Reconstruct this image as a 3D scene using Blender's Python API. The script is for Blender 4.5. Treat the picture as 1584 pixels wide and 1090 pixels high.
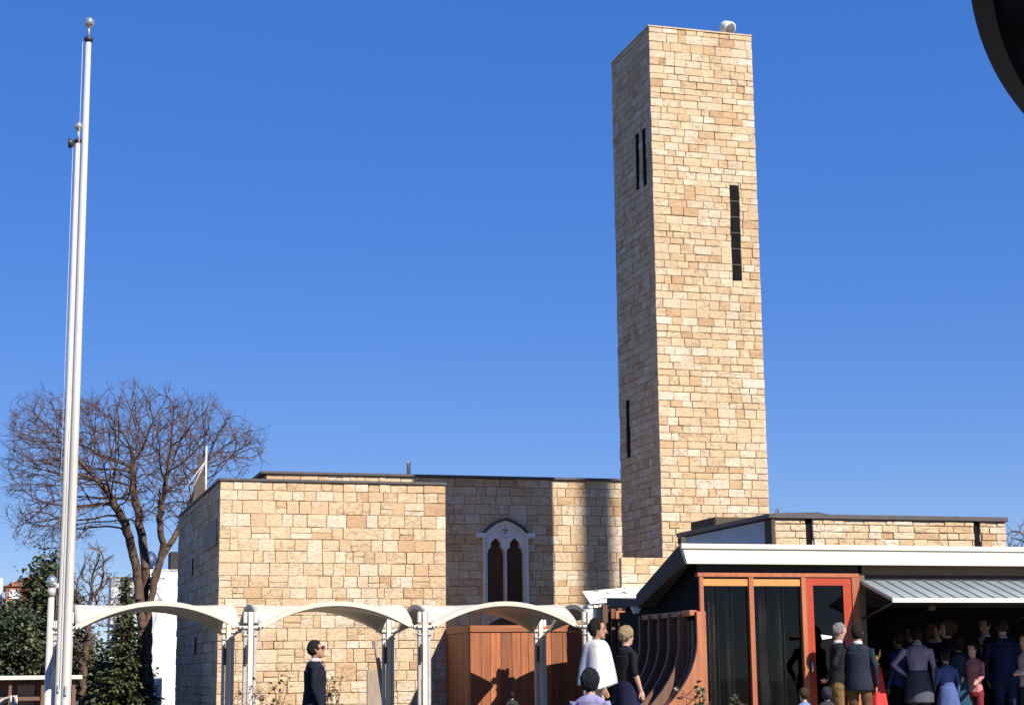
import bpy, bmesh, math, random
import numpy as np
from mathutils import Vector, Matrix, noise
from mathutils.geometry import tessellate_polygon

random.seed(7)
scene = bpy.context.scene
col = scene.collection
for o in list(bpy.data.objects):
    bpy.data.objects.remove(o)

# ------------------------------------------------------------------ camera
# World axes follow the stone buildings: X runs along the fronts, Y goes back, Z up.
F_PX, PITCH, ROLL, YAW, EYE = 2686.4, 0.183294, 0.011157, 0.285611, 1.25
fw = Vector((math.sin(YAW)*math.cos(PITCH), math.cos(YAW)*math.cos(PITCH), math.sin(PITCH)))
rt = Vector((math.cos(YAW), -math.sin(YAW), 0.0))
up = rt.cross(fw)
rt, up = rt*math.cos(ROLL) - up*math.sin(ROLL), up*math.cos(ROLL) + rt*math.sin(ROLL)
cam_d = bpy.data.cameras.new('camera')
cam_d.sensor_width = 36.0
cam_d.lens = F_PX/1584*36.0
cam_d.clip_start = 0.05
cam_d.clip_end = 4000
cam = bpy.data.objects.new('camera', cam_d)
col.objects.link(cam)
M = Matrix((rt, up, -fw)).transposed().to_4x4()
M.translation = (0, 0, EYE)
cam.matrix_world = M
scene.camera = cam

# ------------------------------------------------------------------ world, sun, exposure
SUN_A, SUN_EL = math.radians(25.4), math.radians(40.5)
to_sun = Vector((math.sin(SUN_A)*math.cos(SUN_EL), -math.cos(SUN_A)*math.cos(SUN_EL), math.sin(SUN_EL)))
world = bpy.data.worlds.new('World')
scene.world = world
world.use_nodes = True
wn = world.node_tree.nodes
wl = world.node_tree.links
bg = wn['Background']
sky = wn.new('ShaderNodeTexSky')
sky.sky_type = 'NISHITA'
sky.sun_disc = False
sky.sun_elevation = SUN_EL
sky.sun_rotation = math.atan2(to_sun.x, to_sun.y)
sky.altitude = 3000
sky.air_density = 1.0
sky.dust_density = 0.0
sky.ozone_density = 6.0
film = wn.new('ShaderNodeHueSaturation')   # colour film: the whole sky a little more saturated
film.inputs['Saturation'].default_value = 2.2
film.inputs['Value'].default_value = 1.95
film.inputs['Hue'].default_value = 0.528
soft = wn.new('ShaderNodeGamma')           # and a little flatter, as slide film shows it
soft.inputs['Gamma'].default_value = 0.36
wl.new(sky.outputs[0], soft.inputs['Color'])
wl.new(soft.outputs[0], film.inputs['Color'])
wl.new(film.outputs[0], bg.inputs[0])
bg.inputs[1].default_value = 0.122
sun_d = bpy.data.lights.new('sun', 'SUN')
sun_d.energy = 5.0
sun_d.angle = math.radians(0.53)
sun_d.color = (1.0, 0.94, 0.84)
sun = bpy.data.objects.new('sun', sun_d)
col.objects.link(sun)
sun.rotation_euler = to_sun.to_track_quat('Z', 'Y').to_euler()
sun.location = (10, -10, 40)
scene.view_settings.view_transform = 'Standard'
scene.view_settings.look = 'None'
scene.view_settings.gamma = 1.0
scene.view_settings.use_curve_mapping = False
scene.view_settings.exposure = 0.8

# ------------------------------------------------------------------ helpers
def ray(x, y):
    return fw*F_PX + rt*(x-792) - up*(y-545)
E0 = Vector((0, 0, EYE))
def atv(x, y, v):
    d = ray(x, y)
    return E0 + d*(v/d.y)
def atu(x, y, u):
    d = ray(x, y)
    return E0 + d*(u/d.x)

def wloc(o):
    v = Vector((0, 0, 0))
    while o is not None:
        v += o.location
        o = o.parent
    return v

def thing(name, label, cat, loc=(0, 0, 0), rotz=0.0, group=None):
    o = bpy.data.objects.new(name, None)
    o.empty_display_size = 0.2
    col.objects.link(o)
    o.location = loc
    o.rotation_euler = (0, 0, rotz)
    o['label'] = label
    o['category'] = cat
    if group:
        o['group'] = group
    return o

def tag(o, label=None, cat=None, group=None, kind=None):
    if label: o['label'] = label
    if cat: o['category'] = cat
    if group: o['group'] = group
    if kind: o['kind'] = kind
    return o

def copy_tree(o, parent=None):
    c = o.copy()
    col.objects.link(c)
    if parent is not None:
        c.parent = parent
    for ch in o.children:
        copy_tree(ch, c)
    return c

class MB:
    def __init__(self):
        self.v = []; self.f = []; self.smooth = []; self.tint = []
        self.cur = (0.5, 0.5, 0.5)
    def add(self, vs, fs, sm=False):
        n = len(self.v)
        self.v += [tuple(p) for p in vs]
        self.tint += [self.cur]*len(vs)
        for f in fs:
            self.f.append(tuple(i+n for i in f)); self.smooth.append(sm)
        return self
    def box(self, a, b):
        x0, y0, z0 = a; x1, y1, z1 = b
        if x0 > x1: x0, x1 = x1, x0
        if y0 > y1: y0, y1 = y1, y0
        if z0 > z1: z0, z1 = z1, z0
        vs = [(x0,y0,z0),(x1,y0,z0),(x1,y1,z0),(x0,y1,z0),(x0,y0,z1),(x1,y0,z1),(x1,y1,z1),(x0,y1,z1)]
        return self.add(vs, [(0,3,2,1),(4,5,6,7),(0,1,5,4),(1,2,6,5),(2,3,7,6),(3,0,4,7)])
    def bbox(self, a, b, c=0.01):
        """box with chamfered edges"""
        lo = Vector([min(a[i], b[i]) for i in range(3)]); hi = Vector([max(a[i], b[i]) for i in range(3)])
        c = min(c, min(hi-lo)*0.45)
        bm = bmesh.new()
        bmesh.ops.create_cube(bm, size=1.0)
        for v in bm.verts:
            v.co = Vector(((lo[i]+hi[i])/2 + v.co[i]*(hi[i]-lo[i]) for i in range(3)))
        bmesh.ops.bevel(bm, geom=bm.edges[:], offset=c, segments=1, affect='EDGES')
        bm.verts.index_update()
        self.add([v.co.copy() for v in bm.verts], [[v.index for v in f.verts] for f in bm.faces])
        bm.free()
        return self
    def tube(self, pts, rads, n=8, cap=True, sm=True):
        pts = [Vector(p) for p in pts]
        if not isinstance(rads, (list, tuple)): rads = [rads]*len(pts)
        vs = []; fs = []
        prev = None
        for i, p in enumerate(pts):
            if i == 0: d = pts[1]-pts[0]
            elif i == len(pts)-1: d = pts[-1]-pts[-2]
            else: d = pts[i+1]-pts[i-1]
            if d.length < 1e-9: d = Vector((0,0,1))
            d.normalize()
            if prev is None:
                a = Vector((1,0,0)) if abs(d.x) < 0.8 else Vector((0,1,0))
                x = d.cross(a).normalized()
            else:
                x = (prev - d*prev.dot(d))
                x = x.normalized() if x.length > 1e-6 else d.orthogonal().normalized()
            prev = x
            y = d.cross(x)
            for k in range(n):
                t = 2*math.pi*k/n
                vs.append(p + (x*math.cos(t)+y*math.sin(t))*rads[i])
        for i in range(len(pts)-1):
            for k in range(n):
                a = i*n+k; b = i*n+(k+1) % n
                fs.append((a, b, b+n, a+n))
        if cap:
            fs.append(tuple(range(n-1, -1, -1)))
            fs.append(tuple((len(pts)-1)*n+k for k in range(n)))
        return self.add(vs, fs, sm)
    def rings(self, rings, cap=True, sm=True):
        """rings: equal-length lists of points"""
        n = len(rings[0]); vs = [p for r in rings for p in r]; fs = []
        for i in range(len(rings)-1):
            for k in range(n):
                a = i*n+k; b = i*n+(k+1) % n
                fs.append((a, b, b+n, a+n))
        if cap:
            fs.append(tuple(range(n-1, -1, -1)))
            fs.append(tuple((len(rings)-1)*n+k for k in range(n)))
        return self.add(vs, fs, sm)
    def lathe(self, c, prof, n=16, sm=True):
        c = Vector(c)
        return self.rings([[c+Vector((r*math.cos(2*math.pi*k/n), r*math.sin(2*math.pi*k/n), z)) for k in range(n)] for r, z in prof], True, sm)
    def prism(self, poly, fa, d):
        """poly: 2D points; fa(x,y)->Vector; d: extrusion vector"""
        d = Vector(d); n = len(poly)
        a = [Vector(fa(*p)) for p in poly]
        b = [p+d for p in a]
        tris = tessellate_polygon([a])
        fs = [tuple(t) for t in tris] + [tuple(i+n for i in reversed(t)) for t in tris]
        fs += [(i, (i+1) % n, (i+1) % n+n, i+n) for i in range(n)]
        return self.add(a+b, fs)
    def plate(self, loops, fa, d):
        """outer loop + hole loops, extruded"""
        d = Vector(d)
        L = [[Vector(fa(*p)) for p in lp] for lp in loops]
        flat = [p for lp in L for p in lp]; n = len(flat)
        tris = tessellate_polygon(L)
        fs = [tuple(t) for t in tris] + [tuple(i+n for i in reversed(t)) for t in tris]
        k = 0
        for lp in L:
            m = len(lp)
            for i in range(m):
                a = k+i; b = k+(i+1) % m
                fs.append((a, b, b+n, a+n))
            k += m
        return self.add(flat+[p+d for p in flat], fs)
    def build(self, name, mat, parent=None, fixn=True, local=False):
        me = bpy.data.meshes.new(name)
        off = wloc(parent) if (parent is not None and not local) else Vector((0,0,0))
        me.from_pydata([(p[0]-off.x, p[1]-off.y, p[2]-off.z) for p in self.v], [], self.f)
        me.polygons.foreach_set('use_smooth', self.smooth)
        ca = me.color_attributes.new('tint', 'FLOAT_COLOR', 'POINT')
        ca.data.foreach_set('color', [c for t in self.tint for c in (*t, 1.0)])
        if fixn:
            bm = bmesh.new(); bm.from_mesh(me)
            bmesh.ops.recalc_face_normals(bm, faces=bm.faces[:])
            bm.to_mesh(me); bm.free()
        if mat is not None:
            for m in (mat if isinstance(mat, (list, tuple)) else [mat]):
                me.materials.append(m)
        o = bpy.data.objects.new(name, me)
        col.objects.link(o)
        if parent is not None: o.parent = parent
        return o

# ------------------------------------------------------------------ materials
MATS = {}
def nd(nt, t, **kw):
    n = nt.nodes.new(t)
    for k, v in kw.items(): setattr(n, k, v)
    return n
def base_mat(name):
    m = bpy.data.materials.new(name); m.use_nodes = True
    nt = m.node_tree; b = nt.nodes['Principled BSDF']
    MATS[name] = m
    return m, nt, b
def coords(nt, scale=(1,1,1)):
    g = nd(nt, 'ShaderNodeNewGeometry')
    mp = nd(nt, 'ShaderNodeMapping'); mp.inputs['Scale'].default_value = scale
    nt.links.new(g.outputs['Position'], mp.inputs['Vector'])
    return mp.outputs[0]
def mixc(nt, fac, a, b, mode='MIX'):
    m = nd(nt, 'ShaderNodeMix', data_type='RGBA', blend_type=mode)
    for sock, val in ((m.inputs[0], fac), (m.inputs[6], a), (m.inputs[7], b)):
        if hasattr(val, 'links'): nt.links.new(val, sock)
        elif isinstance(val, (int, float)): sock.default_value = val
        else: sock.default_value = (*val, 1.0)
    return m.outputs[2]
def ramp(nt, fac, stops):
    r = nd(nt, 'ShaderNodeValToRGB')
    while len(r.color_ramp.elements) < len(stops): r.color_ramp.elements.new(0.5)
    for e, (p, c) in zip(r.color_ramp.elements, stops):
        e.position = p; e.color = (*c, 1.0) if len(c) == 3 else c
    nt.links.new(fac, r.inputs[0])
    return r.outputs[0]
def noise_t(nt, vec, scale, detail=4, rough=0.55):
    n = nd(nt, 'ShaderNodeTexNoise')
    n.inputs['Scale'].default_value = scale; n.inputs['Detail'].default_value = detail; n.inputs['Roughness'].default_value = rough
    nt.links.new(vec, n.inputs['Vector'])
    return n.outputs['Fac']
def bump(nt, b, h, strength=0.3, dist=0.01):
    bp = nd(nt, 'ShaderNodeBump'); bp.inputs['Strength'].default_value = strength; bp.inputs['Distance'].default_value = dist
    nt.links.new(h, bp.inputs['Height']); nt.links.new(bp.outputs[0], b.inputs['Normal'])
def mat(name, c1, c2=None, rough=0.6, scale=6.0, stretch=(1,1,1), bs=0.15, bd=0.004, metal=0.0, spec=None, tint=0.0):
    """two-tone procedural material with fine relief; tint = how far the per-piece tint shifts the tone"""
    m, nt, b = base_mat(name)
    if c2 is None: c2 = tuple(x*0.72 for x in c1)
    vec = coords(nt, stretch)
    n1 = noise_t(nt, vec, scale, 5, 0.6); n2 = noise_t(nt, vec, scale*6.3, 3, 0.6)
    mul = nd(nt, 'ShaderNodeMath', operation='MULTIPLY_ADD'); nt.links.new(n2, mul.inputs[0]); mul.inputs[1].default_value = 0.35; nt.links.new(n1, mul.inputs[2])
    c = ramp(nt, mul.outputs[0], [(0.42, c2), (0.85, c1)])
    if tint > 0:
        at = nd(nt, 'ShaderNodeAttribute', attribute_name='tint')
        sp = nd(nt, 'ShaderNodeSeparateColor'); nt.links.new(at.outputs['Color'], sp.inputs[0])
        mr = nd(nt, 'ShaderNodeMapRange'); mr.inputs[3].default_value = 1-tint; mr.inputs[4].default_value = 1+tint
        nt.links.new(sp.outputs[0], mr.inputs[0])
        hs = nd(nt, 'ShaderNodeHueSaturation'); nt.links.new(c, hs.inputs['Color']); nt.links.new(mr.outputs[0], hs.inputs['Value'])
        c = hs.outputs[0]
    nt.links.new(c, b.inputs['Base Color'])
    b.inputs['Roughness'].default_value = rough; b.inputs['Metallic'].default_value = metal
    if spec is not None: b.inputs['Specular IOR Level'].default_value = spec
    if bs > 0: bump(nt, b, n2, bs, bd)
    return m

def stone_mat():
    m, nt, b = base_mat('sandstone')
    at = nd(nt, 'ShaderNodeAttribute', attribute_name='tint')
    sp = nd(nt, 'ShaderNodeSeparateColor'); nt.links.new(at.outputs['Color'], sp.inputs[0])
    basec = ramp(nt, sp.outputs[0], [(0.0, (0.42,0.26,0.143)), (0.18, (0.495,0.338,0.192)), (0.50, (0.56,0.42,0.265)), (0.78, (0.59,0.472,0.332)), (1.0, (0.62,0.54,0.42))])
    # offset the grain per stone so that it does not run across joints
    g = nd(nt, 'ShaderNodeNewGeometry')
    sc = nd(nt, 'ShaderNodeVectorMath', operation='SCALE'); sc.inputs['Scale'].default_value = 40.0
    nt.links.new(at.outputs['Color'], sc.inputs[0])
    ad = nd(nt, 'ShaderNodeVectorMath', operation='ADD'); nt.links.new(g.outputs['Position'], ad.inputs[0]); nt.links.new(sc.outputs[0], ad.inputs[1])
    mp = nd(nt, 'ShaderNodeMapping'); mp.inputs['Scale'].default_value = (1.0, 1.0, 2.2); nt.links.new(ad.outputs[0], mp.inputs[0])
    n1 = noise_t(nt, mp.outputs[0], 2.6, 5, 0.62)
    n2 = noise_t(nt, mp.outputs[0], 9.0, 4, 0.65)
    n3 = noise_t(nt, ad.outputs[0], 45.0, 3, 0.6)
    # veins: thin lines where the big noise crosses 0.5, on the stones with a high second tint
    ab = nd(nt, 'ShaderNodeMath', operation='SUBTRACT'); nt.links.new(n1, ab.inputs[0]); ab.inputs[1].default_value = 0.52
    ab2 = nd(nt, 'ShaderNodeMath', operation='ABSOLUTE'); nt.links.new(ab.outputs[0], ab2.inputs[0])
    vein = nd(nt, 'ShaderNodeMapRange'); vein.inputs[1].default_value = 0.0; vein.inputs[2].default_value = 0.035; vein.inputs[3].default_value = 1.0; vein.inputs[4].default_value = 0.0
    nt.links.new(ab2.outputs[0], vein.inputs[0])
    gate = nd(nt, 'ShaderNodeMapRange'); gate.inputs[1].default_value = 0.25; gate.inputs[2].default_value = 0.9; gate.inputs[3].default_value = 0.0; gate.inputs[4].default_value = 0.75
    nt.links.new(sp.outputs[1], gate.inputs[0])
    vm = nd(nt, 'ShaderNodeMath', operation='MULTIPLY'); nt.links.new(vein.outputs[0], vm.inputs[0]); nt.links.new(gate.outputs[0], vm.inputs[1])
    c = mixc(nt, vm.outputs[0], basec, (0.19,0.105,0.05))
    patch = nd(nt, 'ShaderNodeMapRange'); patch.inputs[1].default_value = 0.44; patch.inputs[2].default_value = 0.70; patch.inputs[3].default_value = 0.0; patch.inputs[4].default_value = 0.62
    nt.links.new(n2, patch.inputs[0])
    c = mixc(nt, patch.outputs[0], c, (0.33,0.20,0.10))
    mp2 = nd(nt, 'ShaderNodeMapping'); mp2.inputs['Scale'].default_value = (1.6, 1.6, 0.13); nt.links.new(g.outputs['Position'], mp2.inputs[0])
    ws = noise_t(nt, mp2.outputs[0], 1.0, 5, 0.6)
    wm = nd(nt, 'ShaderNodeMapRange'); wm.inputs[1].default_value = 0.50; wm.inputs[2].default_value = 0.78; wm.inputs[3].default_value = 0.0; wm.inputs[4].default_value = 0.34
    nt.links.new(ws, wm.inputs[0])
    c = mixc(nt, wm.outputs[0], c, (0.30,0.215,0.135))
    fine = nd(nt, 'ShaderNodeMapRange'); fine.inputs[3].default_value = 0.84; fine.inputs[4].default_value = 1.16
    nt.links.new(n3, fine.inputs[0])
    hs = nd(nt, 'ShaderNodeHueSaturation'); nt.links.new(c, hs.inputs['Color']); nt.links.new(fine.outputs[0], hs.inputs['Value'])
    nt.links.new(hs.outputs[0], b.inputs['Base Color'])
    b.inputs['Roughness'].default_value = 0.85; b.inputs['Specular IOR Level'].default_value = 0.25
    mm = nd(nt, 'ShaderNodeMath', operation='MULTIPLY_ADD'); nt.links.new(n2, mm.inputs[0]); mm.inputs[1].default_value = 2.0; nt.links.new(n3, mm.inputs[2])
    bump(nt, b, mm.outputs[0], 0.55, 0.02)
    return m

def wood_mat(name, c1, c2, c3, axis='z', rough=0.55, tint=0.3, sc=1.0):
    m, nt, b = base_mat(name)
    at = nd(nt, 'ShaderNodeAttribute', attribute_name='tint')
    sp = nd(nt, 'ShaderNodeSeparateColor'); nt.links.new(at.outputs['Color'], sp.inputs[0])
    g = nd(nt, 'ShaderNodeNewGeometry')
    s0 = nd(nt, 'ShaderNodeVectorMath', operation='SCALE'); s0.inputs['Scale'].default_value = 17.0; nt.links.new(at.outputs['Color'], s0.inputs[0])
    ad = nd(nt, 'ShaderNodeVectorMath', operation='ADD'); nt.links.new(g.outputs['Position'], ad.inputs[0]); nt.links.new(s0.outputs[0], ad.inputs[1])
    mp = nd(nt, 'ShaderNodeMapping'); mp.inputs['Scale'].default_value = {'z': (14*sc,14*sc,0.9*sc), 'x': (0.9*sc,14*sc,14*sc), 'y': (14*sc,0.9*sc,14*sc)}[axis]
    nt.links.new(ad.outputs[0], mp.inputs[0])
    n1 = noise_t(nt, mp.outputs[0], 1.0, 6, 0.65)
    n2 = noise_t(nt, ad.outputs[0], 1.1, 3, 0.5)
    c = ramp(nt, n1, [(0.28, c2), (0.55, c1), (0.8, c3)])
    w = nd(nt, 'ShaderNodeMapRange'); w.inputs[3].default_value = 0.8; w.inputs[4].default_value = 1.2; nt.links.new(n2, w.inputs[0])
    tr = nd(nt, 'ShaderNodeMapRange'); tr.inputs[3].default_value = 1-tint; tr.inputs[4].default_value = 1+tint; nt.links.new(sp.outputs[0], tr.inputs[0])
    mu = nd(nt, 'ShaderNodeMath', operation='MULTIPLY'); nt.links.new(w.outputs[0], mu.inputs[0]); nt.links.new(tr.outputs[0], mu.inputs[1])
    hs = nd(nt, 'ShaderNodeHueSaturation'); nt.links.new(c, hs.inputs['Color']); nt.links.new(mu.outputs[0], hs.inputs['Value'])
    nt.links.new(hs.outputs[0], b.inputs['Base Color'])
    b.inputs['Roughness'].default_value = rough
    bump(nt, b, n1, 0.25, 0.006)
    return m

def glass_mat(name, c, rough=0.04, trans=0.5):
    m, nt, b = base_mat(name)
    vec = coords(nt)
    n = noise_t(nt, vec, 1.2, 3)
    col_ = ramp(nt, n, [(0.3, tuple(x*0.7 for x in c)), (0.7, c)])
    nt.links.new(col_, b.inputs['Base Color'])
    b.inputs['Roughness'].default_value = rough; b.inputs['Transmission Weight'].default_value = trans; b.inputs['IOR'].default_value = 1.3
    bump(nt, b, n, 0.05, 0.02)
    return m

S_STONE = stone_mat()
S_MORTAR = mat('mortar', (0.44,0.335,0.225), (0.34,0.255,0.17), 0.95, 8, bs=0.4, bd=0.01)
S_COPING = mat('coping_metal', (0.075,0.06,0.06), (0.045,0.036,0.036), 0.55, 5)
S_WHITE = mat('white_painted_shell', (0.60,0.55,0.455), (0.49,0.44,0.35), 0.45, 1.7, bs=0.06, bd=0.004)
S_WHITEST = mat('white_fascia_paint', (0.64,0.60,0.495), (0.57,0.525,0.42), 0.5, 2.3, stretch=(0.4,1,2), bs=0.08)
S_STEEL = mat('white_painted_steel', (0.60,0.57,0.50), (0.51,0.48,0.415), 0.4, 5, bs=0.08)
S_CHANNEL = mat('grey_channel_steel', (0.42,0.40,0.38), (0.30,0.285,0.27), 0.45, 6, bs=0.1)
S_BRONZE = mat('dark_brown_steel', (0.085,0.062,0.045), (0.055,0.04,0.03), 0.7, 7, bs=0.1, spec=0.2)
S_FENCE = wood_mat('redwood_board', (0.26,0.082,0.027), (0.15,0.041,0.013), (0.34,0.12,0.044), 'z', 0.6, 0.42)
S_FENCEX = wood_mat('redwood_rail', (0.27,0.086,0.028), (0.155,0.043,0.014), (0.34,0.12,0.044), 'x', 0.6, 0.2)
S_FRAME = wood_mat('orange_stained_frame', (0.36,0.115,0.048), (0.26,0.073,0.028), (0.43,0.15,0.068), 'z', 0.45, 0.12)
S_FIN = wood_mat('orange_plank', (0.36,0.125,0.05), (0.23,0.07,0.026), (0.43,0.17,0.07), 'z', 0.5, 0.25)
S_DARKWOOD = wood_mat('dark_plank', (0.12,0.055,0.03), (0.06,0.028,0.017), (0.17,0.085,0.05), 'z', 0.6, 0.3)
S_RED = mat('red_door_paint', (0.37,0.047,0.016), (0.31,0.037,0.013), 0.4, 4, bs=0.05)
S_YELLOW = mat('yellow_blind', (0.48,0.23,0.06), (0.40,0.18,0.045), 0.6, 7, bs=0.1)
S_BLACKWALL = mat('black_wall', (0.013,0.012,0.012), (0.007,0.006,0.006), 0.8, 4, spec=0.1)
S_CHARCOAL = mat('charcoal_tone', (0.042,0.038,0.038), (0.026,0.024,0.024), 0.75, 4, spec=0.15)
S_BEAM = mat('brown_beam', (0.13,0.075,0.032), (0.08,0.045,0.02), 0.6, 5, stretch=(0.3,3,3))
S_GLASS = glass_mat('dark_window_glass', (0.35,0.36,0.36), 0.01, 1.0)
S_LANCET = glass_mat('brown_leaded_glass', (0.10,0.05,0.032), 0.25, 0.0)
S_VOID = mat('matte_black', (0.012,0.011,0.013), (0.006,0.006,0.007), 0.9, 6, spec=0.05)  # flat, hardly reflecting black for slits, slots and window strips
S_SLIT = glass_mat('slit_glass', (0.025,0.025,0.035), 0.12, 0.0)
S_CURTAIN = mat('grey_curtain', (0.46,0.40,0.33), (0.14,0.12,0.10), 0.9, 3, stretch=(3,3,0.6))
S_LIME = mat('pale_limestone', (0.68,0.66,0.63), (0.56,0.54,0.51), 0.8, 4, bs=0.3, bd=0.008)
S_ZINC = mat('ribbed_zinc', (0.33,0.375,0.39), (0.25,0.285,0.30), 0.38, 3, metal=0.35, bs=0.08)
S_PLASTER = mat('white_plaster', (0.66,0.66,0.65), (0.58,0.58,0.57), 0.8, 1.6, bs=0.2, bd=0.006)
S_GREYPLASTER = mat('grey_plaster', (0.55,0.55,0.55), (0.46,0.46,0.46), 0.85, 2.0, bs=0.2)
S_POLE = mat('silver_pole_paint', (0.52,0.49,0.43), (0.43,0.40,0.345), 0.38, 3, stretch=(1,1,0.3), metal=0.1, bs=0.05)
S_BALL = mat('polished_aluminium', (0.72,0.72,0.71), (0.62,0.62,0.60), 0.22, 4, metal=0.85, bs=0.0)
S_BLACKMETAL = mat('black_iron', (0.03,0.03,0.033), (0.018,0.018,0.02), 0.45, 8)
S_BARK = mat('brown_bark', (0.115,0.068,0.045), (0.055,0.032,0.022), 0.9, 5, stretch=(3,3,0.6), bs=0.6, bd=0.02)
S_TWIG = mat('reddish_twig', (0.105,0.058,0.043), (0.055,0.031,0.024), 0.85, 6, bs=0.0)
S_TWIGGREY = mat('grey_twig', (0.15,0.115,0.10), (0.085,0.063,0.055), 0.85, 6, bs=0.0)
def leaf_mat(name, c1, c2, c3):
    m, nt, b = base_mat(name)
    at = nd(nt, 'ShaderNodeAttribute', attribute_name='tint')
    sp = nd(nt, 'ShaderNodeSeparateColor'); nt.links.new(at.outputs['Color'], sp.inputs[0])
    c = ramp(nt, sp.outputs[0], [(0.0, c1), (0.55, c2), (1.0, c3)])
    nt.links.new(c, b.inputs['Base Color']); b.inputs['Roughness'].default_value = 0.6
    return m
S_NEEDLE = leaf_mat('conifer_needles', (0.022,0.030,0.010), (0.046,0.058,0.018), (0.095,0.105,0.034))
S_NEEDLE2 = leaf_mat('blue_green_needles', (0.022,0.030,0.013), (0.046,0.060,0.024), (0.09,0.105,0.044))
S_DRYLEAF = leaf_mat('dry_leaves', (0.10,0.055,0.02), (0.16,0.10,0.04), (0.22,0.16,0.07))
S_GROUND = mat('paving_concrete', (0.075,0.072,0.066), (0.05,0.048,0.044), 0.9, 0.8, bs=0.3, bd=0.01)
S_TERRACE = mat('terrace_concrete', (0.33,0.315,0.29), (0.26,0.245,0.22), 0.9, 1.2, bs=0.3, bd=0.01)
S_BRICK = mat('red_brick', (0.33,0.13,0.08), (0.24,0.09,0.055), 0.9, 3, bs=0.3)
S_ROOFDARK = mat('dark_roofing', (0.07,0.065,0.06), (0.045,0.042,0.04), 0.85, 3)
S_BLUE = mat('blue_tank_paint', (0.022,0.05,0.13), (0.015,0.034,0.09), 0.5, 3)
S_KIOSK = mat('brown_cladding', (0.17,0.085,0.055), (0.10,0.05,0.032), 0.7, 4)
S_GREYWOOD = mat('grey_weathered_board', (0.33,0.26,0.20), (0.22,0.17,0.13), 0.8, 5, stretch=(3,3,0.5))
S_GOLD = mat('gold_metal', (0.75,0.50,0.15), (0.55,0.34,0.09), 0.3, 9, metal=0.8, bs=0.1)
S_REDCLOTH = mat('red_cloth', (0.52,0.025,0.02), (0.36,0.016,0.014), 0.8, 9)
S_DISC0 = mat('dark_canopy_underside', (0.028,0.021,0.015), (0.018,0.014,0.010), 0.85, 2, spec=0.1)
S_LAMP = mat('white_lamp_enamel', (0.66,0.65,0.63), (0.58,0.57,0.55), 0.3, 5, bs=0.0)
S_LENS = mat('grey_lamp_lens', (0.16,0.16,0.17), (0.10,0.10,0.11), 0.15, 5, bs=0.0)
S_PAPER = mat('white_paper', (0.82,0.82,0.80), (0.76,0.76,0.74), 0.8, 7, bs=0.0)

# ------------------------------------------------------------------ ground and terrace
g = MB(); g.add([(-1500,-300,0),(1500,-300,0),(1500,3000,0),(-1500,3000,0)], [(0,1,2,3)])
tag(g.build('ground', S_GROUND), 'grey concrete paving around the buildings', None, None, 'structure')
t = MB(); t.bbox((6.6,20.3,0.004), (24.0,23.02,0.20), 0.02)
tag(t.build('terrace', S_TERRACE), 'raised concrete terrace in front of the pavilion', None, None, 'structure')

# ------------------------------------------------------------------ stonework
def subtract(rects, hole):
    a0, b0, a1, b1 = hole; out = []
    for (x0, y0, x1, y1) in rects:
        if x1 <= a0 or x0 >= a1 or y1 <= b0 or y0 >= b1:
            out.append((x0, y0, x1, y1)); continue
        if x0 < a0: out.append((x0, y0, a0, y1))
        if x1 > a1: out.append((a1, y0, x1, y1))
        m0, m1 = max(x0, a0), min(x1, a1)
        if y0 < b0: out.append((m0, y0, m1, b0))
        if y1 > b1: out.append((m0, b1, m1, y1))
    return out

def ashlar(w, z0, z1, hs, ws, rng, holes=(), quoin=None):
    """random coursed ashlar: returns rects (s0,t0,s1,t1)"""
    rects = []; t = z0; blocked = []
    courses = []
    while t < z1-1e-6:
        h = rng.choice(hs)*rng.uniform(0.93, 1.07)
        if z1-t-h < min(hs)*0.6: h = z1-t
        courses.append((t, min(t+h, z1))); t += h
    for i, (a, b) in enumerate(courses):
        nxt = []
        free = [(0.0, w)]
        for (p, q) in sorted(blocked):
            nf = []
            for (x, y) in free:
                if q <= x or p >= y: nf.append((x, y)); continue
                if p > x+1e-6: nf.append((x, p))
                if q < y-1e-6: nf.append((q, y))
            free = nf
        for (x, y) in free:
            s = x
            while s < y-1e-6:
                L = rng.uniform(*ws)
                if rng.random() < 0.22: L *= 0.6
                if y-s-L < ws[0]*0.55: L = y-s
                e = s+L
                r = rng.random()
                if r < 0.035 and i+1 < len(courses) and (b-a) < max(hs)*0.95 and L > ws[0]*0.8 and s > 0.01 and e < w-0.01:
                    rects.append((s, a, e, courses[i+1][1])); nxt.append((s, e))
                elif r < 0.12 and (b-a) > 0.27:
                    m = a+(b-a)*rng.uniform(0.38, 0.6)
                    rects.append((s, a, e, m)); rects.append((s, m, e, b))
                else:
                    rects.append((s, a, e, b))
                s = e
        blocked = nxt
    for h in holes: rects = subtract(rects, h)
    return [r for r in rects if r[2]-r[0] > 0.03 and r[3]-r[1] > 0.03]

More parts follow.
